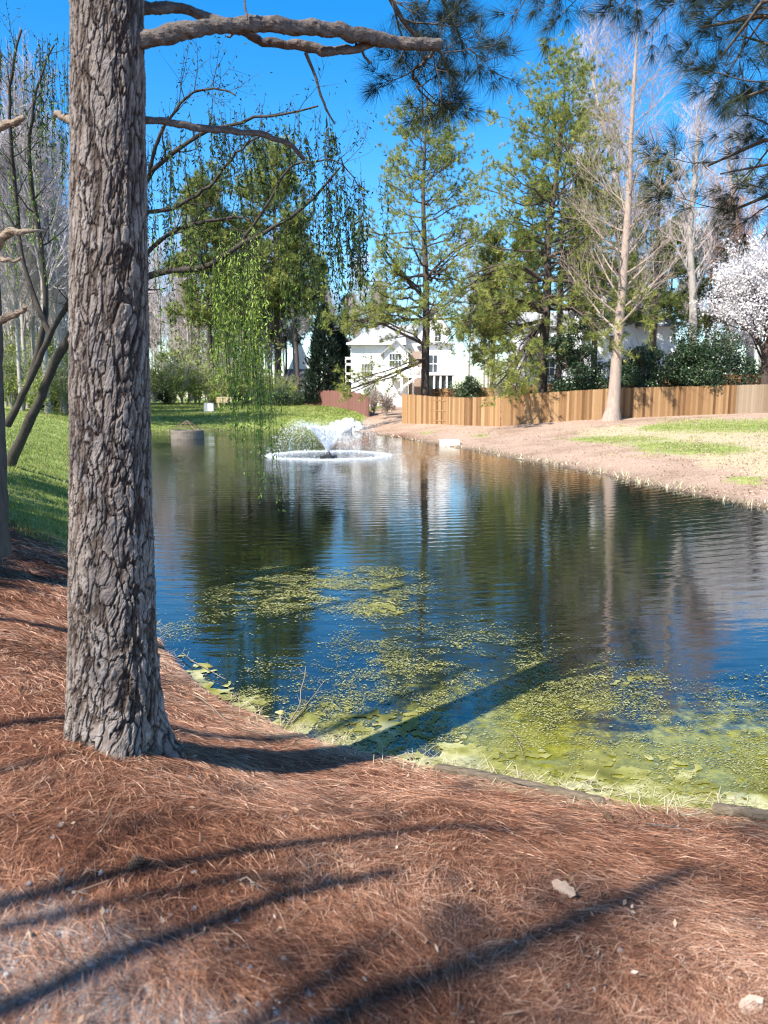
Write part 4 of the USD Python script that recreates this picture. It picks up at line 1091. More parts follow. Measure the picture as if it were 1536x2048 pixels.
V = np.array([(X2(1045), H2 - .4, Z2(653)), (X2(1357), H2 - .4, Z2(653)), (X2(1357), H2 + 4.5, Z2(612)), (X2(1045), H2 + 4.5, Z2(612)), (X2(1045), H2 + 9, Z2(653)), (X2(1357), H2 + 9, Z2(653))])
put("roof", V, np.array([[0, 1, 2], [0, 2, 3], [3, 2, 5], [3, 5, 4], [0, 3, 4], [1, 5, 2], [0, 4, 5], [0, 5, 1]]), "roof_shingle", h2)
for u in (1070, 1100):
    for v in (690, 735): window(h2, X2(u), Z2(v), .8, 1.4, H2)
for u in (1165, 1220): window(h2, X2(u), Z2(690), .8, 1.4, H2 - 1)

H3 = 112.0
h3 = thing("far_house", "small pale house with a dark roof seen between far trunks left of the cypress", "house", (X(594, H3), H3, hz(X(594, H3), H3)))
g3 = hz(X(594, H3), H3) - .3
put("wall", *boxes([(X(570, H3), X(622, H3), H3, H3 + 7, g3, Z(755, H3))]), "white_paint", h3)
put("wall", *gable_wall(X(572, H3), X(622, H3), H3 + 2, Z(738, H3), Z(680, H3)), "white_paint", h3)
V = np.array([(X(566, H3), H3 - .5, Z(756, H3)), (X(626, H3), H3 - .5, Z(756, H3)), (X(626, H3), H3 + 2, Z(737, H3)), (X(566, H3), H3 + 2, Z(737, H3)), (X(566, H3), H3 + 2.1, Z(756, H3)), (X(626, H3), H3 + 2.1, Z(756, H3))])
put("roof", V, np.array([[0, 1, 2], [0, 2, 3], [3, 2, 5], [3, 5, 4], [0, 3, 4], [1, 5, 2], [0, 4, 5], [0, 5, 1]]), "dark_roof", h3)
for u in (582, 606): window(h3, X(u, H3), Z(768, H3), .9, 1.2, H3)

# ------------------------------------------------------------------ fences
def fence(name, label, path, topv, m, bw, seed, rails_front=False, scallop=0.0, postcap=False, tone=(.5, .25), mix=None, hgt=None):
    """path: (u, distance) points; topv: (u, v) of the top line. Every board is a part."""
    r = np.random.default_rng(seed)
    a = np.array(path, float); pts = np.array([at(u, 800, y)[:2] for u, y in a])
    seg = np.linalg.norm(np.diff(pts, axis=0), axis=1); cum = np.r_[0, np.cumsum(seg)]
    n = int(cum[-1] / bw)
    mid = pts[len(pts) // 2]
    fp = thing(name, label, "fence", (mid[0], mid[1], hz(*mid)))
    tv = np.array(topv, float) if topv is not None else None
    tops = []
    for i in range(n):
        s = (i + .5) * bw; k = min(np.searchsorted(cum, s) - 1, len(seg) - 1); k = max(k, 0)
        f = (s - cum[k]) / seg[k]; c = pts[k] * (1 - f) + pts[k + 1] * f; d = (pts[k + 1] - pts[k]) / seg[k]
        gz_ = hz(*c) - .04
        u, _ = project(np.array([c[0], c[1], 1.]))
        zt = float(at(u, np.interp(u, tv[:, 0], tv[:, 1]), c[1])[2]) if tv is not None else gz_ + hgt
        zt = min(max(zt, gz_ + 1.3), gz_ + 2.3)
        if scallop:
            zt += scallop * abs(math.sin(math.pi * s / 2.4))
        zt += r.normal(0, .008)
        nrm = np.array([-d[1], d[0]]); nrm = -nrm if nrm[1] > 0 else nrm
        th, hw = .02, bw / 2 - .003
        off = r.normal(0, .004)
        x = []
        ear = .035
        prof = [(-hw, gz_), (hw, gz_), (hw, zt - ear), (hw - ear, zt), (-hw + ear, zt), (-hw, zt - ear)]
        for o in (off, off + th):
            for px_, pz_ in prof:
                p = c + d * px_ + nrm * o; x.append((p[0], p[1], pz_))
        V = np.array(x)
        F = [[0, 1, 2], [0, 2, 5], [2, 3, 4], [2, 4, 5], [6, 8, 7], [6, 11, 8], [8, 10, 9], [8, 11, 10]]
        for q_ in range(6):
            q2 = (q_ + 1) % 6
            F += [[q_, q_ + 6, q2], [q2, q_ + 6, q2 + 6]]
        mm = m if mix is None or u < mix[0] else mix[1]
        put("board", V, np.array(F), mm, fp, tone=float(np.clip(r.normal(tone[0], tone[1]), 0, 1)))
        tops.append((c, d, nrm, gz_, zt, mm))
    for i in range(0, n, max(1, int(2.4 / bw))):
        c, d, nrm, gz_, zt, mm = tops[i]
        o = -.07 if not rails_front else .07
        p = c + nrm * o
        V, F = boxes([(p[0] - .045, p[0] + .045, p[1] - .045, p[1] + .045, gz_, zt + (.06 if rails_front else -.03))])
        put("post", V, F, mm, fp, tone=.4)
        j = min(i + int(2.4 / bw), n - 1)
        if j > i:
            c2, d2, nrm2, g2z, zt2, _ = tops[j]
            for hh in (.25, .85, 1.5):
                o2 = .028 if rails_front else -.026
                A = np.r_[c + nrm * o2, gz_ + hh * (zt - gz_) / 1.75]; B = np.r_[c2 + nrm2 * o2, g2z + hh * (zt2 - g2z) / 1.75]
                V, F = bar(A, B, .045, 4)
                put("rail", V, F, mm, fp, tone=.45)
    return fp

fence("wooden_fence", "long orange brown board fence behind the right bank of the pond", [(804, 53), (890, 49.5), (940, 47), (1000, 45), (1120, 44.3), (1230, 44), (1400, 44), (1640, 44)],
      [(800, 787), (870, 793), (935, 795), (1000, 792), (1100, 784), (1230, 776), (1400, 772), (1536, 768), (1700, 766)], "fence_wood", .145, 101, mix=(1470, "fence_grey"))
fence("back_fence", "second wooden fence with rails showing between the house and the long fence", [(862, 57), (1000, 55), (1200, 53), (1400, 53), (1620, 53)],
      [(860, 777), (1000, 774), (1090, 768), (1200, 764), (1300, 758), (1400, 752), (1536, 742), (1650, 740)], "fence_wood", .145, 102, rails_front=True, tone=(.3, .2))
fence("red_fence", "reddish brown board fence with scalloped top beside the far lawn", [(736, 60), (690, 71), (650, 82), (608, 95)], None, "fence_red", .15, 103, scallop=.10, hgt=1.62)

# ------------------------------------------------------------------ trees behind the fences
pine("pine_tree", "tall thin pine in front of the white house left of the wooden fence", gpt(848, 56), 22.0, 111, r0=.33, crown0=.30, limbs=50, length=5.6, tuft=(13, .32, .038), lean=(.3, 0), shape=.35, tone=(.55, .22), mt="needles_light",
     extra=[[(850, 690, 56, 7), (800, 665, 55, 5), (740, 640, 54, 4), (680, 650, 53, 3)], [(850, 720, 56, 7), (790, 745, 54, 5), (730, 768, 53, 4), (690, 782, 52, 3)], [(850, 600, 56, 6), (800, 540, 55, 5), (770, 500, 54, 3)],
            [(850, 640, 56, 6), (780, 610, 55, 4), (720, 630, 54, 3), (660, 640, 53.5, 2)], [(850, 560, 56, 6), (910, 500, 56, 4), (960, 470, 56, 3)]])
pine("pine_tree", "big dense pine over the fence with light green lower boughs", gpt(1082, 49), 20.4, 112, r0=.36, crown0=.30, limbs=58, length=6.0, tuft=(13, .32, .038), lean=(.9, 0), shape=.45, tone=(.5, .25), mt="needles_light",
     extra=[[(1085, 560, 49, 8), (1020, 530, 48, 7), (950, 560, 47, 5), (880, 620, 46.5, 3), (840, 640, 46, 2)], [(1085, 620, 49, 8), (1000, 625, 47.5, 6), (930, 650, 46.5, 4), (890, 690, 46, 2)], [(1085, 640, 49, 8), (1050, 690, 46, 6), (1020, 740, 43, 4), (990, 775, 41, 3)],
            [(1085, 600, 49, 7), (1130, 600, 48, 5), (1170, 640, 47, 3)], [(1085, 520, 49, 8), (1150, 500, 48, 6), (1220, 540, 47, 4), (1260, 560, 46.5, 3)], [(1085, 640, 49, 7), (1040, 650, 48, 5), (990, 640, 47, 3), (960, 690, 46.5, 2)],
            [(1085, 640, 49, 8), (1060, 700, 46, 6), (1040, 745, 43, 4), (1030, 780, 41, 3)], [(1085, 620, 49, 7), (1040, 600, 48, 5), (980, 600, 47, 4), (920, 660, 46, 2)],
            [(1090, 600, 49, 8), (1150, 620, 46, 6), (1200, 660, 43.4, 4), (1230, 690, 42, 3)], [(1090, 560, 49, 8), (1180, 570, 46, 6), (1260, 610, 43, 4), (1310, 640, 41.5, 3)]])
pine("pine_tree", "pine outside the right edge on the bank with boughs reaching in", (14.6, 21.0, hz(14.6, 21.0)), 14.0, 119, r0=.2, crown0=.42, limbs=34, length=4.4, tuft=(14, .26, .02), subs=8, tone=(.45, .25))
pine("pine_tree", "slim dark pine standing close behind the big dense pine", gpt(1112, 56), 20, 113, r0=.26, crown0=.45, limbs=34, length=3.6, tone=(.4, .22), rep=3)
pine("pine_tree", "dark green pine behind the pale bare tree", gpt(1300, 64), 19.5, 114, r0=.3, crown0=.35, limbs=40, length=3.6, tone=(.4, .22), shape=.5, rep=3)
pine("pine_tree", "shorter pine between the dense pine and the pale bare tree", gpt(1185, 60), 16.5, 115, r0=.26, crown0=.35, limbs=36, length=3.6, tone=(.45, .22), shape=.5, rep=3)
pine("pine_tree", "pine right of the pale bare tree half hidden by thin twigs", gpt(1400, 66), 15, 116, r0=.24, crown0=.3, limbs=34, length=3.2, tone=(.4, .22))
pine("pine_tree", "small pine with grey green needles beside the white house", gpt(988, 60), 13, 117, r0=.2, crown0=.25, limbs=34, length=2.5, tone=(.45, .22), mt="needles_light")
for i_, (b_, h_, l_) in enumerate(LATER):
    pine("pine_tree", l_, (*b_, hz(*b_)), h_, 59 + i_, r0=.2, crown0=.32, limbs=34, length=3.4, tuft=(11, .3, .045), subs=6, rep=3)
# far pines beyond the lawn
pine("far_pine", "tall rounded dark green pine beyond the far lawn", gpt(556, 92), 28.2, 121, r0=.42, crown0=.42, limbs=60, length=6.0, tuft=(12, .6, .085), subs=6, tone=(.42, .25), shape=.5, mt="needles_light", rep=3)
pine("far_pine", "dark pine just left of the tall rounded one beyond the lawn", gpt(425, 88), 24.5, 122, r0=.40, crown0=.36, limbs=46, length=4.4, tuft=(12, .6, .085), subs=6, tone=(.36, .25), shape=.5, mt="needles_light", rep=3)
pine("far_pine", "pine filling the gap between the two dark far pines", gpt(492, 98), 22, 123, r0=.34, crown0=.45, limbs=34, length=4.0, tuft=(12, .6, .085), tone=(.4, .25), shape=.5)
pine("far_pine", "thin pine with a bare lower trunk left of the far cypress", gpt(598, 90), 21, 124, r0=.25, crown0=.5, limbs=30, length=3.4, tuft=(13, .5, .08), tone=(.4, .25))

bare_tree("pale_tree", "pale barked leafless tree with flared base in front of the wooden fence", gpt(1225, 42.5),
          [(1222, 846, 42.8, 42), (1224, 834, 42.8, 31), (1229, 780, 42.8, 24), (1234, 700, 42.8, 20), (1246, 560, 42.8, 16), (1258, 380, 42.8, 12), (1261, 290, 42.8, 9.5), (1266, 200, 42.8, 8), (1274, 70, 42.8, 3)],
          131, "pale_bark", limbs=46, t0=.24, length=4.8, angle=.95, up=.5, subs=7, twigs=4, rmin=.010, fine=2, rr=.26)
bare_tree("bare_tree", "pale forked leafless tree right of the pale barked tree", gpt(1385, 58), [(1384, 800, 58, 18), (1386, 600, 58, 14), (1380, 450, 58, 11), (1392, 330, 58, 8), (1398, 230, 58, 4)],
          132, "grey_bark", limbs=26, t0=.35, length=4.6, angle=.55, up=.7, rmin=.018, fine=2, tm="twig_bark")
bare_tree("bare_tree", "tall twiggy tree with pinkish twigs behind the pale barked tree top", gpt(1250, 70), [(1255, 800, 70, 16), (1250, 600, 70, 13), (1230, 350, 70, 10), (1190, 180, 70, 6), (1180, 110, 70, 3)],
          133, "grey_bark", limbs=30, t0=.4, length=6.0, angle=.55, up=.7, rmin=.02, fine=3, tm="twig_bark")
bare_tree("bare_tree", "twiggy grey tree above the white blossom", gpt(1500, 72), [(1500, 800, 72, 16), (1495, 600, 72, 12), (1470, 420, 72, 9), (1450, 280, 72, 4)], 134, "grey_bark", limbs=26, t0=.35, length=5.6, angle=.6, up=.6, rmin=.02, fine=3, tm="twig_bark")
bare_tree("budding_tree", "tree with rust coloured buds above the white blossom at right", gpt(1465, 62), [(1465, 800, 62, 14), (1462, 620, 62, 11), (1460, 480, 62, 7), (1458, 420, 62, 4)], 135, "grey_bark", limbs=22, t0=.45, length=4.0, angle=.8, up=.4, rmin=.015, buds=("red_buds", .14, 2), tm="red_twig")
bare_tree("blossom_tree", "tree covered in white blossom behind the fence at the right edge", gpt(1530, 50), [(1530, 790, 50, 16), (1532, 700, 50, 14), (1540, 620, 50, 11), (1545, 540, 50, 6)], 136, "dark_bark", limbs=30, t0=.22, length=5.0, angle=1.05, up=.35, subs=7, twigs=5, rmin=.01, buds=("blossom", .15, 8))
shrub("holly_shrub", "dark glossy holly left of the pale tree above the fence", gpt(1150, 46.4), (2.4, 2.3, 5.4), 141, 19000, (.15, .09))
shrub("holly_shrub", "large dark holly right of the pale tree above the fence", gpt(1405, 46.2), (3.1, 2.4, 5.4), 142, 20000, (.15, .09))
shrub("holly_shrub", "low dark evergreen shrub just right of the pale trunk", gpt(1275, 46.2), (1.8, 1.9, 5.0), 143, 14000, (.14, .08))
shrub("green_shrub", "dark green bush behind the fence left of the dense pine", gpt(935, 55), (1.6, 1.2, 3.2), 144, 5000, (.13, .08), tone=(.7, .25))
shrub("twig_shrub", "grey brown twiggy thicket behind the fence below the dense pine", gpt(1005, 53), (2.2, 1.2, 4.2), 145, 2600, (.12, .05), "spring_leaves", stems=26, tone=(.4, .25), bark="grey_bark")
shrub("brown_brush", "brown leafless brush heap between the red fence and the wooden fence", gpt(772, 60), (1.2, .8, 2.1), 146, 2400, (.11, .04), "brown_leaves", stems=30, bark="grey_bark")
shrub("brown_brush", "smaller brown brush at the red fence's near end", gpt(748, 62), (.7, .6, 2.4), 147, 900, (.10, .04), "brown_leaves", stems=22, bark="grey_bark")
shrub("twig_shrub", "brownish young tree in front of the white house windows", gpt(742, 66), (1.4, .8, 5.0), 148, 900, (.12, .05), "spring_leaves", stems=12, bark="grey_bark")

def cypress(label, base, h, w, seed):
    r = np.random.default_rng(seed)
    t = thing("cypress_tree", label, "tree", base)
    x, y, z = base
    V, F = tubes(np.array([[x, y, z - .1], [x, y, z + h * .5], [x, y, z + h * .97]]), np.array([.25, .15, .03]), 8); put("trunk", V, F, "dark_bark", t)
    n = 9500; u = r.uniform(0, 1, n) ** 1.3; a = r.uniform(0, 6.28, n)
    rad = w * (1 - u) ** .6 * (1 + .18 * np.sin(a * 6 + u * 30) + .12 * np.sin(a * 11 + u * 47)) * r.uniform(.6, 1.05, n)
    pos = np.stack([x + np.cos(a) * rad, y + np.sin(a) * rad, z + .2 + u * h], -1)
    d = np.stack([np.cos(a) * .6, np.sin(a) * .6, np.full(n, .9)], -1)
    V, F = leaf_quads(r, pos, .5, .16, d, .35)
    put("crown", V, F, "cypress_leaves", t, tone=np.repeat(np.clip(r.normal(.4, .3, n), 0, 1), 4))
cypress("very dark cypress left of the white house", gpt(650, 86), 10.5, 2.3, 151)
cypress("second very dark cypress nearest the white house", gpt(680, 88), 8.2, 1.7, 152)

# the woods: a few trees with their parts, then copies
rw = np.random.default_rng(161)
def proto_q(h, r0, x=0, y=0, z=0, bend=.3, seed=0):
    r = np.random.default_rng(seed); k = 8; s = np.linspace(0, 1, k)
    w = np.cumsum(r.normal(0, bend, (k, 2)), 0) * s[:, None]
    return np.c_[x + w[:, 0], y + w[:, 1], z + s * h, r0 * (1 - s) ** .8 + .02]
WG = "leafless trees of the woods beyond the lawn"
woods = []
for i, (u, y, h, lab) in enumerate([(75, 58, 17, "slim grey leafless tree at the left in the woods behind the leaning willow stems"), (325, 100, 19, "grey leafless tree just right of the big trunk beyond the lawn"), (20, 70, 21, "tall grey leafless tree at the left edge of the woods")]):
    b = gpt(u, y)
    woods.append(bare_tree("woodland_tree", lab, b, proto_q(h, .16, *b, .25, i), 170 + i, "grey_bark", limbs=26, t0=.3, length=4.6, angle=.5, up=.7, subs=6, twigs=4, rmin=.028, fine=3, tm="twig_bark"))
spots = list(zip(np.r_[rw.uniform(-90, 145, 52), rw.uniform(300, 620, 34), rw.uniform(620, 1560, 26), rw.uniform(1150, 1560, 8)], np.r_[rw.uniform(46, 110, 52), rw.uniform(98, 135, 34), rw.uniform(100, 140, 26), rw.uniform(68, 90, 8)]))
ZONES = [(-200, 0, "just outside the left edge behind the dark edge pine"), (0, 50, "at the left edge behind the dark edge pine"), (50, 100, "behind the leaning willow stems at left"), (100, 200, "right beside the left side of the big trunk"), (200, 360, "right beside the big trunk beyond the lawn"),
         (360, 430, "behind the notice board on the lawn"), (430, 520, "behind the lawn bench and hanging willow strands"), (520, 620, "under the tall rounded pine beyond the lawn"), (620, 710, "behind the dark cypresses"), (710, 920, "behind the white house with the deck"), (920, 1060, "behind the small grey green pine"),
         (1060, 1200, "behind the big dense pine"), (1200, 1330, "behind the pale barked tree"), (1330, 1440, "behind the large holly at right"), (1440, 1700, "behind the white blossom at right")]
ORD = ["nearest", "second nearest", "third nearest", "fourth nearest", "fifth nearest", "sixth nearest", "seventh nearest", "eighth nearest", "ninth nearest", "tenth nearest", "eleventh nearest", "twelfth nearest", "thirteenth nearest", "fourteenth nearest", "fifteenth nearest", "sixteenth nearest", "seventeenth nearest", "eighteenth nearest", "nineteenth nearest", "twentieth nearest"]
def ranks(us, ys):
    """Each one's place, front to back, among those of its zone."""
    zz_ = [zone(u) for u in us]
    return [ORD[min(sum(1 for a, b in zip(zz_, ys) if a == zz_[i] and b < ys[i]), 19)] if zz_.count(zz_[i]) > 1 else "lone" for i in range(len(zz_))]
def zone(u): return next(z for a, b, z in ZONES if a <= u < b)
wr_ = ranks([u for u, _ in spots], [y for _, y in spots])
for i, (u, y) in enumerate(spots):
    sc_i = rw.uniform(.75, 1.15); kind_ = ("short" if sc_i < .88 else "tall" if sc_i > 1.02 else "middling") + (", slender-crowned" if i % 3 == 0 else ", broad-crowned" if i % 3 == 1 else ", many-limbed")
    copy_thing(woods[i % 3], "woodland_tree", f"{wr_[i]} grey leafless tree {zone(u)}", "tree", gpt(u, y), rw.uniform(0, 360), sc_i, f"leafless trees {zone(u)}")
fp0 = pine("woodland_pine", "slim pine among the leafless trees at the far left", gpt(40, 95), 22, 181, r0=.25, crown0=.5, limbs=30, length=3.4, tuft=(12, .55, .09), tone=(.4, .25))
PINES_ = [(110, 80), (390, 120), (450, 125), (520, 118), (640, 125), (300, 118), (700, 130), (980, 105), (1040, 95), (1160, 98), (1330, 92), (1450, 96), (1540, 100), (-60, 75), (760, 140), (575, 104), (460, 106)]
pr_ = ranks([q[0] for q in PINES_], [q[1] for q in PINES_])
for i, (u, y) in enumerate(PINES_):
    copy_thing(fp0, "woodland_pine", f"{pr_[i]} slim pine {zone(u)}", "tree", gpt(u, y), i * 77.0, rw.uniform(.7, 1.05), f"slim pines {zone(u)}")
sh0 = shrub("understory_shrub", "yellow green spring shrub at the far wood's edge behind the bench", gpt(450, 82), (2.2, 1.5, 4.2), 191, 2300, (.2, .10), "spring_leaves", stems=20, tone=(.6, .28), bark="grey_bark")
SHRUBS_ = [(310, 82, 1.1), (335, 86, 1.3), (365, 83, 1.2), (392, 88, 1.5), (420, 84, 1.2), (475, 86, 1.3), (505, 84, 1.1), (530, 88, 1.0), (560, 86, .9), (585, 90, .8), (350, 96, 1.9), (400, 98, 2.0), (450, 96, 1.9), (500, 98, 1.8),
                               (25, 50, .9), (50, 53, 1.0), (80, 48, .8), (105, 52, 1.0), (130, 50, .9), (-10, 52, 1.0), (60, 62, 1.5), (110, 60, 1.4), (10, 64, 1.5), (150, 58, 1.2), (180, 62, 1.2), (240, 80, 1.3), (280, 84, 1.3), (200, 75, 1.3)]
sr_ = ranks([q[0] for q in SHRUBS_], [q[1] for q in SHRUBS_])
for i, (u, y, s) in enumerate(SHRUBS_):
    copy_thing(sh0, "understory_shrub", f"{sr_[i]} yellow green spring shrub {zone(u)}", "shrub", gpt(u, y), i * 53.0, s, f"spring shrubs {zone(u)}")
db0 = shrub("dark_shrub", "dark green shrub at the wood's edge under the tall rounded pine", gpt(560, 80), (1.8, 1.2, 1.8), 192, 3000, (.16, .10), tone=(.6, .25))
DARK_ = [(590, 84, .8), (520, 82, 1.0), (470, 84, .9), (610, 97, .7), (90, 56, .9), (40, 58, .9), (330, 84, .9), (130, 60, .8), (1050, 57, 1.2), (1100, 57, 1.3), (1330, 58, 1.5), (1500, 57, 1.5)]
dr_ = ranks([q[0] for q in DARK_], [q[1] for q in DARK_])
for i, (u, y, s) in enumerate(DARK_):
    copy_thing(db0, "dark_shrub", f"{dr_[i]} low dark shrub {zone(u)}" if u < 700 else f"dark shrub between the two fences {zone(u)}", "shrub", gpt(u, y), i * 61.0, s, "dark shrubs at the wood's edge" if u < 700 else "dark shrubs between the wooden fences")

# ------------------------------------------------------------------ things round the pond
RC = on_z(375, 877, WL)
ri = thing("drain_riser", "round concrete pond drain with a rusty wire cage on top", "drain", RC)
rad_ = .92
th = np.linspace(0, 2 * np.pi, 33)[:-1]
prof = [(rad_, -.4), (rad_, .44), (rad_ - .02, .48), (rad_ - .16, .48), (rad_ - .16, .1)]
V = np.vstack([np.c_[RC[0] + np.cos(th) * r, RC[1] + np.sin(th) * r, np.full(32, RC[2] + z)] for r, z in prof])
F = [[i * 32 + j, i * 32 + (j + 1) % 32, (i + 1) * 32 + (j + 1) % 32, (i + 1) * 32 + j] for i in range(4) for j in range(32)]
put("riser_ring", V, np.array(F), "wet_concrete", ri, smooth=False)
apex = RC + np.array([0, 0, 1.02])
for a in np.linspace(0, 2 * np.pi, 9)[:-1]:
    b = RC + np.array([math.cos(a) * .9, math.sin(a) * .9, .48]); put("cage_rod", *bar(b, apex, .012, 4), "rust", ri)
for f_ in (.35, .7):
    r_ = .9 * (1 - f_); z_ = .48 + .54 * f_
    P = np.c_[RC[0] + np.cos(np.linspace(0, 6.2832, 17)) * r_, RC[1] + np.sin(np.linspace(0, 6.2832, 17)) * r_, np.full(17, RC[2] + z_)]
    put("cage_hoop", *tubes(P, np.full(17, .011), 4), "rust", ri)

SB = gpt(413, 64)
sg = thing("notice_board", "small white sign on two posts on the far lawn near the water", "sign", SB)
sx0, sx1 = X(404, 64), X(424, 64); sz0, sz1 = Z(823, 64), Z(806, 64)
for x_ in (sx0 + .05, sx1 - .05): put("post", *boxes([(x_ - .05, x_ + .05, 64.03, 64.13, SB[2] - .1, sz1)]), "grey_metal", sg)
put("board", *boxes([(sx0, sx1, 63.98, 64.02, sz0, sz1)]), "grey_metal", sg)
put("sheet", *boxes([(sx0 + .32, sx1 - .03, 63.965, 63.978, sz0 + .04, sz1 - .04)]), "white_paint", sg)
BB = gpt(447, 73)
bn = thing("park_bench", "light wooden bench on the far lawn beside the white sign", "bench", BB)
bx0, bx1 = X(430, 73), X(464, 73); bz = Z(814, 73)
for i in range(4): put("back_slat", *boxes([(bx0, bx1, 72.95, 73.0, bz + .42 + i * .14, bz + .53 + i * .14)]), "bench_wood", bn)
for i in range(3): put("seat_slat", *boxes([(bx0, bx1, 73.05 + i * .14, 73.17 + i * .14, bz + .40, bz + .44)]), "bench_wood", bn)
for x_ in (bx0 + .1, bx1 - .2):
    for y_ in (72.98, 73.4): put("leg", *boxes([(x_, x_ + .1, y_, y_ + .08, BB[2] - .3, bz + .40)]), "bench_wood", bn)

rng = np.random.default_rng(201)
def rock_mesh(r, c, size, seed):
    s = trimesh.creation.icosphere(2, 1.0); v = np.array(s.vertices)
    v = v * (1 + (meshkit.fbm(v * 1.6 + seed * 7.3, 3, seed) - .5)[:, None] * .9)
    return v * np.array(size) + np.array(c), np.array(s.faces)
for i, (u, v, w, tn) in enumerate([(668, 853, 20, .7), (684, 850, 22, .9), (700, 848, 22, .95), (716, 851, 18, .85), (692, 842, 16, 1.), (704, 840, 12, 1.), (676, 845, 12, .9), (699, 858, 24, .15), (656, 858, 14, .6), (722, 857, 14, .9), (684, 860, 16, .5), (712, 861, 16, .5), (664, 848, 10, .9)]):
    yy = 52.5 + (858 - v) * .06
    c = at(u, v, yy); s = w / 2 * yy / FPX
    V, F = rock_mesh(rng, c, (s, s * .9, s * .75), 210 + i)
    put("rock", V, F, "white_rock", smooth=True, tone=tn, label="dark grey boulder in front of the white rocks beyond the fountain" if tn < .2 else "white boulder in the rock pile on the shore beyond the fountain", cat="rock", group=None if tn < .2 else "white rocks at the inlet")
c = on_z(905, 893, WL)
V, F = boxes([(X(884, c[1]), X(923, c[1]), c[1], c[1] + .9, WL - .2, Z(881, c[1]))])
put("concrete_block", V, F, "pale_concrete", label="pale concrete slab set into the right bank at the waterline", cat="slab")

# landscape timbers on the near shore
def shore_timber(p, label, w, seed):
    r = np.random.default_rng(seed)
    a = np.array([on_z(u, v, WL + .05) for u, v in p])
    n = 40; s = np.linspace(0, 1, n)
    C = smooth_path(a, n)
    C[:, :2] += r.normal(0, .002, (n, 2))
    th = np.arange(10) * 2 * np.pi / 10
    sq = 1 / np.maximum(np.abs(np.cos(th)), np.abs(np.sin(th))) ** .7
    d = unit(np.gradient(C, axis=0)); nrm = np.stack([-d[:, 1], d[:, 0], 0 * d[:, 0]], -1)
    rad = w * (1 + .05 * r.normal(0, 1, (n, 10)) + .10 * (meshkit.fbm(C * 9, 3, seed) - .5)[:, None])
    rad[0] *= .6; rad[-1] *= .6
    V = C[:, None] + rad[..., None] * (np.cos(th) * sq)[None, :, None] * nrm[:, None] + rad[..., None] * (np.sin(th) * sq)[None, :, None] * np.array([0, 0, .8])
    i0 = np.arange(n - 1)[:, None] * 10
    F = np.stack([i0 + np.arange(10), i0 + (np.arange(10) + 1) % 10, i0 + 10 + (np.arange(10) + 1) % 10, i0 + 10 + np.arange(10)], -1).reshape(-1, 4)
    V, F = cat_mesh([(V.reshape(-1, 3), F), (np.vstack([V[0], C[:1]]), np.array([[j, 10, (j + 1) % 10] for j in range(10)])), (np.vstack([V[-1], C[-1:]]), np.array([[(j + 1) % 10, 10, j] for j in range(10)]))])
    put("landscape_timber", V, F, "timber", smooth=False, label=label, cat="timber")
shore_timber([(868, 1536), (960, 1552), (1080, 1578), (1210, 1606)], "weathered half sunken timber edging the near shore by the big shadow", .034, 221)
shore_timber([(1425, 1618), (1480, 1624), (1560, 1636), (1640, 1642)], "dark timber end at the near shore by the right edge", .036, 222)

# ------------------------------------------------------------------ needles, grass, stones, leaves on the ground
rng = np.random.default_rng(301)
def scatter(n, rmin, rmax, amin, amax, power=1.0):
    r = rmin * (rmax / rmin) ** (rng.uniform(0, 1, n) ** power); a = np.radians(rng.uniform(amin, amax, n))
    x, y = np.sin(a) * r, np.cos(a) * r
    return x, y, pond_sd(x, y)
def needle_mesh(n, rmin, rmax, amin, amax, L, w, keepf, power=1.0, lift=.018):
    x, y, sd = scatter(n, rmin, rmax, amin, amax, power)
    k = keepf(x, y, sd); x, y, sd = x[k], y[k], sd[k]; n = len(x)
    fld = meshkit.fbm(np.stack([x * 1.6, y * 1.6, 0 * x], -1), 2, 77) * 5.0 + 1.3
    a = np.where(rng.uniform(0, 1, n) < .6, fld + rng.normal(0, .45, n), rng.uniform(0, 6.28, n))
    l = L * rng.uniform(.5, 1.15, n)
    dx, dy = np.cos(a) * l / 2, np.sin(a) * l / 2
    z0 = height(x - dx, y - dy); zc = height(x, y); z1 = height(x + dx, y + dy)
    j = rng.uniform(0.001, lift, n)
    bend = rng.normal(0, .005, n)
    A = np.stack([x - dx, y - dy, np.maximum(z0, zc - .03) + j * rng.uniform(0, 1.4, n)], -1); C = np.stack([x - dy * bend / .08, y + dx * bend / .08, zc + j + .003], -1); B = np.stack([x + dx, y + dy, np.maximum(z1, zc - .03) + j * rng.uniform(0, 1.4, n)], -1)
    ww = (w * np.clip(np.hypot(x, y) / 2.2, .8, 6) * rng.uniform(.7, 1.2, n))[:, None]
    s = np.stack([-np.sin(a), np.cos(a), rng.normal(0, .3, n)], -1) * ww / 2
    V = np.stack([A, C - s, C + s, B], 1).reshape(-1, 3)
    q = np.arange(len(V)).reshape(-1, 4)
    tn = np.clip(rng.normal(.46, .27, n) + .75 * (meshkit.fbm(np.stack([x, y, 0 * x], -1) * 1.7, 3, 88) - .5) + .25 * np.exp(-np.maximum(sd, 0) / .3), 0, 1)
    return V, np.vstack([q[:, [0, 1, 2]], q[:, [2, 1, 3]]]), np.repeat(tn, 4)
def straw_keep(x, y, sd):
    g_, m_, d_, v_ = cover(x, y, sd)
    return (sd > .03) & (rng.uniform(0, 1, len(x)) < (1 - .75 * v_) * (1 - g_))
V1, F1, t1 = needle_mesh(165000, 1.35, 6.5, -34, 34, .155, .0013, straw_keep, 1.15)
V2, F2, t2 = needle_mesh(60000, 5.0, 15, -34, -10, .18, .0017, straw_keep)
put("pine_straw", np.vstack([V1, V2]), np.vstack([F1, F2 + len(V1)]), "straw", tone=np.r_[t1, t2], label="red brown pine straw covering the near bank", cat="pine straw", kind="stuff")

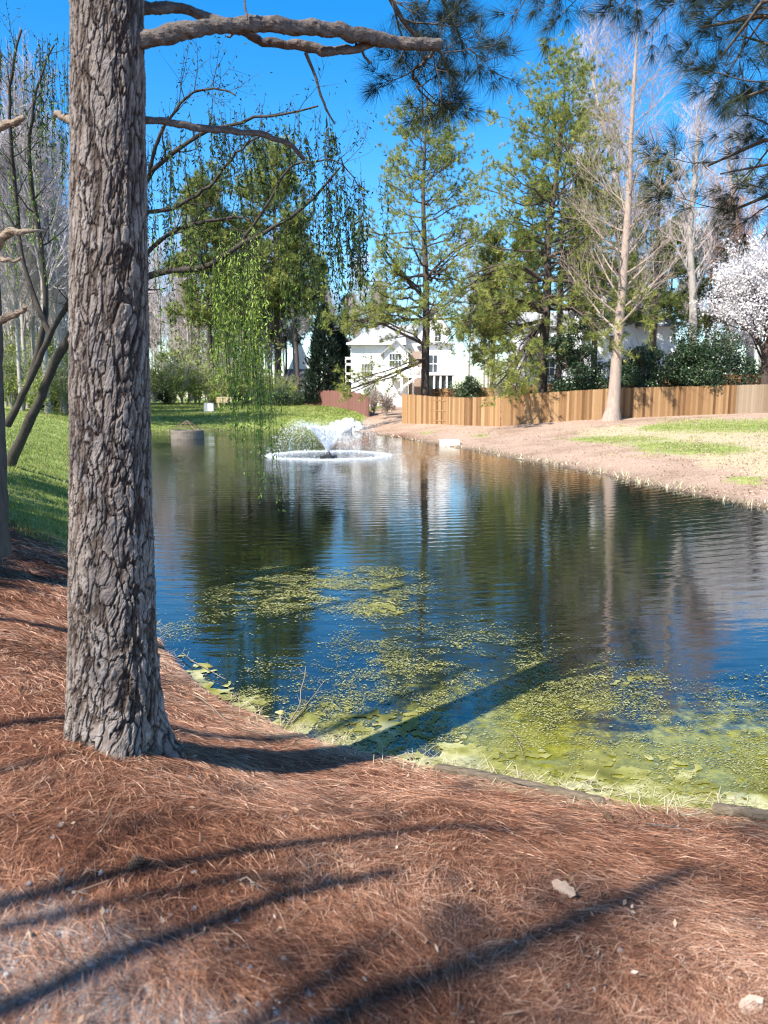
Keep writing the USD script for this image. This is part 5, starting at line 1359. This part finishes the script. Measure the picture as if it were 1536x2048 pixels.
# gravel at the lower left
n = 16000
x, y, sd = scatter(n, 1.2, 3.0, -34, 34, 1.0)
_, _, _, v_ = cover(x, y, sd)
k = (rng.uniform(0, 1, n) < v_ ** 1.1 * soft(meshkit.fbm(np.stack([x * 4, y * 4, 0 * x], -1), 3, 61), .36, .6) + .02) & (sd > .2); x, y = x[k], y[k]
ico = trimesh.creation.icosphere(0, 1.0); iv, if_ = np.array(ico.vertices), np.array(ico.faces)
s = .0025 + .0085 * rng.uniform(0, 1, len(x)) ** 4
sc3 = s[:, None] * rng.uniform(.6, 1.3, (len(x), 3)) * np.array([1, 1, .7])
zc = height(x, y)
V = (iv[None] * (1 + rng.normal(0, .12, (len(x), len(iv), 1)))) * sc3[:, None] + np.stack([x, y, zc + s * .4], -1)[:, None]
F = (if_[None] + (np.arange(len(x)) * len(iv))[:, None, None]).reshape(-1, 3)
put("gravel", V.reshape(-1, 3), F, "gravel", tone=np.repeat(np.clip(rng.normal(.45, .22, len(x)), 0, 1), len(iv)), label="grey gravel showing through the straw at lower left", cat="gravel", kind="stuff")

# lawn blades
def blades_on(n, rmin, rmax, amin, amax, hgt, w, power=1.0, thresh=.45, tone=(.45, .2)):
    x, y, sd = scatter(n, rmin, rmax, amin, amax, power)
    g_, m_, d_, _ = cover(x, y, sd)
    nz = meshkit.fbm(np.stack([x * 1.3, y * 1.3, 0 * x], -1), 4, 66)
    k = (g_ + (nz - .5) * 1.2 > thresh) & (sd > .1); x, y = x[k], y[k]; n = len(x)
    z = height(x, y)
    r = np.hypot(x, y); a = rng.uniform(0, 6.28, n)
    hh = hgt * rng.uniform(.5, 1.3, n); ww = w * np.clip(r / 12, .7, 5)
    le = rng.normal(0, .45, (n, 2)) * hh[:, None]
    A = np.stack([x - np.cos(a) * ww / 2, y - np.sin(a) * ww / 2, z - .005], -1); B = np.stack([x + np.cos(a) * ww / 2, y + np.sin(a) * ww / 2, z - .005], -1)
    C = np.stack([x + le[:, 0], y + le[:, 1], z + hh], -1)
    tn = np.clip(rng.normal(tone[0], tone[1], n) + (nz[k] - .5) * .8, 0, 1)
    return np.stack([A, B, C], 1).reshape(-1, 3), np.arange(3 * n).reshape(-1, 3), np.repeat(tn, 3)
Va, Fa, ta = blades_on(90000, 8, 55, -33, -8, .07, .012)
Vb, Fb, tb = blades_on(60000, 14, 50, 5, 33, .05, .012, .7, .42, (.68, .2))
Vc, Fc, tc = blades_on(60000, 48, 95, -24, 0, .10, .014)
put("lawn_grass", np.vstack([Va, Vb, Vc]), np.vstack([Fa, Fb + len(Va), Fc + len(Va) + len(Vb)]), "grass_blades", tone=np.r_[ta, tb, tc], label="short spring grass on the banks and the far lawn", cat="grass", kind="stuff")

# leaf and bark litter on the right bank
x, y, sd = scatter(34000, 13, 56, -4, 33, .8)
g_, m_, d_, _ = cover(x, y, sd)
k = (m_ > .5) & (sd > .1) & (rng.uniform(0, 1, len(x)) < .25 + .75 * soft(meshkit.fbm(np.stack([x * .8, y * .8, 0 * x], -1), 4, 63), .4, .6)); x, y = x[k], y[k]
pos = np.stack([x, y, height(x, y) + .012], -1)
V, F = leaf_quads(rng, pos, .065, .035, np.array([0, 0, .1]) + 0 * pos, 1.0)
put("bank_litter", V, F, "dry_leaf", tone=np.repeat(np.clip(rng.normal(.42, .2, len(x)), 0, 1), 4), label="brown leaf and bark litter strewn over the right bank", cat="leaf litter", kind="stuff")

# bleached stalks along the water's edge
n = 30000
x, y, sd = scatter(n, 3.0, 7.5, -28, 34, 1.0)
k = (sd > -.12) & (sd < .30) & (rng.uniform(0, 1, n) < .9 * np.exp(-np.maximum(sd, 0) / .16) * soft(meshkit.fbm(np.stack([x * 3, y * 3, 0 * x], -1), 3, 62), .4, .6)); x, y = x[k], y[k]; n = len(x)
z = np.maximum(height(x, y), WL + .008)
a = rng.uniform(0, 6.28, n); l = rng.uniform(.03, .13, n); el = np.abs(rng.normal(.1, .22, n))
D = np.stack([np.cos(a) * np.cos(el), np.sin(a) * np.cos(el), np.sin(el)], -1) * l[:, None]
s_ = np.stack([-np.sin(a), np.cos(a), 0 * a], -1) * .0016
B0 = np.stack([x, y, z + .006], -1)
V = np.stack([B0 - s_, B0 + s_, B0 + D + s_ * .5, B0 + D - s_ * .5], 1).reshape(-1, 3)
q = np.arange(len(V)).reshape(-1, 4)
rng = np.random.default_rng(909)
x, y, sd = scatter(90000, 12, 56, -16, 33, .8)
k = (sd > -.05) & (sd < .5) & (rng.uniform(0, 1, len(x)) < soft(meshkit.fbm(np.stack([x * 1.5, y * 1.5, 0 * x], -1), 3, 65), .38, .62)); x, y = x[k], y[k]; n2_ = len(x)
zz_w = np.maximum(height(x, y), WL + .004); hh = rng.uniform(.04, .16, n2_); a2_ = rng.uniform(0, 6.28, n2_); wd_ = .011 * np.clip(np.hypot(x, y) / 14, 1, 3)
le_ = rng.normal(0, .7, (n2_, 2)) * hh[:, None]
VW = np.stack([np.stack([x - np.cos(a2_) * wd_, y - np.sin(a2_) * wd_, zz_w - .01], -1), np.stack([x + np.cos(a2_) * wd_, y + np.sin(a2_) * wd_, zz_w - .01], -1), np.stack([x + le_[:, 0], y + le_[:, 1], zz_w + hh], -1)], 1).reshape(-1, 3)
put("bank_weeds", VW, np.arange(len(VW)).reshape(-1, 3), "dry_stalks", tone=np.repeat(rng.uniform(0, .9, n2_), 3), label="dry weeds and stalks along the far and right waterline", cat="weeds", kind="stuff")
put("shore_debris", V, np.vstack([q[:, [0, 1, 2]], q[:, [0, 2, 3]]]), "dry_stalks", tone=np.repeat(rng.uniform(0, 1, n), 4), label="bleached grass stalks and straw along the near waterline", cat="plant debris", kind="stuff")

def ground_at(u, v):
    d = ray(u, v)
    q = EYE + d * np.linspace(1.5, 12, 1200)[:, None]
    sd = pond_sd(q[:, 0], q[:, 1])
    z = np.where(sd > 0, height(q[:, 0], q[:, 1], sd), WL)
    return q[np.argmax(q[:, 2] < z)]

r_l = np.random.default_rng(77)
rng = r_l
x, y, sd = scatter(420, 1.4, 5.5, -34, 34, 1.0)
k = sd > .08; x, y = x[k], y[k]
pos = np.stack([x, y, height(x, y) + .018], -1)
V, F = leaf_quads(r_l, pos, .024, .013, np.array([0, 0, .1]) + 0 * pos, 1.0)
V2_, F2_ = tubes(np.stack([pos[:180] + d_ for d_ in (0 * pos[:180], np.c_[r_l.normal(0, .05, (180, 2)), r_l.uniform(0, .012, 180)])], 1), np.full((180, 2), .0016) * r_l.uniform(.7, 1.8, (180, 1)), 4)
put("forest_litter", np.vstack([V, V2_]), np.vstack([F, F2_ + len(V)]), "dry_leaf", tone=np.r_[np.repeat(np.clip(r_l.normal(.35, .25, len(pos)), 0, 1), 4), np.full(len(V2_), .2)], label="bark chips, leaf bits and short twigs scattered over the straw", cat="leaf litter", kind="stuff")

# dry leaves that stand out on the straw
for i, (u, v, w, tn, lab) in enumerate([(530, 1504, 20, 1., "white dry leaf just right of the big shadow's start"), (630, 1664, 20, .75, "curled tan leaf on the upper branch shadow"), (1128, 1790, 40, .6, "large tan oak leaf standing in the middle of the right straw"),
                                        (1255, 1828, 22, .8, "pale split leaf right of the oak leaf"), (182, 1645, 22, .35, "grey brown leaf below the big trunk"), (120, 1655, 16, .9, "small white leaf at left below the trunk"),
                                        (1500, 2020, 46, .7, "pale leaf at the bottom right corner"), (1365, 1930, 18, .9, "small cream leaf in the right straw"), (1090, 1985, 26, .55, "light leaf near the bottom right of centre"),
                                        (300, 1985, 30, .95, "white leaf among the gravel at the bottom"), (590, 1625, 18, .4, "brown leaf right of the upright leaf"), (1060, 1580, 26, .6, "tan leaf lying against the shore timber"), (365, 1495, 14, .8, "pale leaf chip behind the trunk's right root"), (960, 1665, 14, .95, "tiny white leaf in the middle straw")]):
    q = ground_at(u, v); s = w * np.linalg.norm(q - EYE) / FPX
    r = np.random.default_rng(400 + i)
    m_, k_ = 7, 5
    uu, vv = np.meshgrid(np.linspace(-1, 1, m_), np.linspace(-1, 1, k_), indexing="ij")
    wid = .42 * (1 - uu ** 2) ** .6 * (1 + .25 * np.sin(uu * 9 + i))
    px_, py_ = uu * .5, vv * wid * .5
    pz_ = .35 * (py_ ** 2) * 4 * r.uniform(.5, 1.4) + .2 * px_ ** 2
    a = r.uniform(0, 6.28); el = r.uniform(.0, .5) if i not in (1, 2) else 1.0
    ca, sa, ce, se = math.cos(a), math.sin(a), math.cos(el), math.sin(el)
    X3 = np.stack([px_, py_ * ce - pz_ * se, py_ * se + pz_ * ce], -1)
    X3 = np.stack([X3[..., 0] * ca - X3[..., 1] * sa, X3[..., 0] * sa + X3[..., 1] * ca, X3[..., 2]], -1) * s * 1.25
    X3 = X3.reshape(-1, 3); X3[:, 2] -= X3[:, 2].min()
    put("dry_leaf", X3 + q + [0, 0, .008], grid_faces(m_, k_), "dry_leaf", smooth=True, tone=np.clip(tn + r.normal(0, .06, len(X3)), 0, 1), label=lab, cat="leaf")

# pine cones
def cone(u, v, size, label, seed):
    q = ground_at(u, v); r = np.random.default_rng(seed)
    t = thing("pine_cone", label, "pine cone", q)
    ax_ = unit(np.array([math.cos(seed), math.sin(seed), .35])); ref = unit(np.cross(ax_, [0, 0, 1])); bb = np.cross(ax_, ref)
    c0 = q + np.array([0, 0, size * .35])
    prof = np.linspace(-1, 1, 9)
    V, F = tubes(c0 + prof[:, None] * ax_ * size * .5, size * .22 * np.sqrt(np.maximum(1 - (prof * .98) ** 2, .02)), 8)
    put("core", V, F, "cone_scale", t, smooth=True)
    n = 60; i = np.arange(n); h = -0.9 + 1.8 * i / n; a = i * 2.39996
    rd = np.sqrt(1 - h ** 2 * .9)
    rdv = np.cos(a)[:, None] * ref + np.sin(a)[:, None] * bb
    P0 = c0 + h[:, None] * ax_ * size * .5 + rdv * (rd * size * .18)[:, None]
    P1 = P0 + rdv * (rd * size * .22)[:, None] + ax_ * size * .10
    sd_ = np.cross(rdv, ax_) * (size * .09 * rd)[:, None]
    V = np.stack([P0 - sd_ * .4, P0 + sd_ * .4, P1 + sd_, P1 - sd_, P1 + ax_ * size * .05], 1).reshape(-1, 3)
    o = np.arange(n)[:, None] * 5
    put("scales", V, np.vstack([o + [0, 1, 2], o + [0, 2, 3], o + [3, 2, 4]]), "cone_scale", t)
cone(270, 1737, .055, "dark pine cone on the straw left of the branch shadow", 1)
cone(1218, 1645, .06, "dark pine cone near the shore timber at right", 2)
cone(878, 1573, .04, "small pine cone by the timber's left end", 3)
cone(822, 1597, .035, "tiny pine cone on the straw below the big shadow", 4)

# sticks
def stick(pts, w, label, m="dead_wood", seed=1, lift=.02):
    r = np.random.default_rng(seed)
    P = np.array([ground_at(u, v) + [0, 0, lift + dz] for u, v, dz in pts])
    Q = smooth_path(P, 14, .004, r)
    V, F = tubes(Q, np.linspace(w, w * .5, 14), 6, True)
    p = thing("stick", label, "stick", P[0])
    put("stem", V, F, m, p, smooth=True)
    P2, R2, _ = grow(r, Q[None], np.linspace(w, w * .5, 14)[None], 3, .3, .9, .12, .6, .2, 4, .5, .0015, .1)
    V, F = tubes(P2, R2, 4); put("twig", V, F, m, p)
stick([(575, 1455, 0), (600, 1425, .05), (612, 1380, .16)], .006, "pale branched stick standing in the algae by the shore", seed=11)
stick([(585, 1450, 0), (625, 1410, .04), (650, 1385, .08)], .005, "pale stick leaning right beside the branched one", seed=12)
stick([(365, 1315, .02), (400, 1340, .02), (450, 1362, .0)], .005, "thin bleached stick lying on the left shore", seed=13)
stick([(385, 1395, .0), (440, 1440, .02), (470, 1462, 0)], .005, "grey stick on the straw right of the trunk", seed=14)
stick([(1018, 1475, .03), (1035, 1500, .04), (1045, 1515, .0)], .003, "single pale reed rising from the algae", seed=15)
stick([(1290, 1655, .0), (1340, 1672, .03), (1390, 1675, .0)], .004, "thin dark stick on the straw near the right shore", m="limb_bark", seed=16)
stick([(480, 1770, .0), (510, 1788, .02), (520, 1790, .0)], .003, "short pale stick between the branch shadows", seed=17)
stick([(960, 1550, .01), (1060, 1582, .015), (1130, 1592, .0)], .003, "dark thin branch floating along the algae by the timber", m="limb_bark", seed=18)
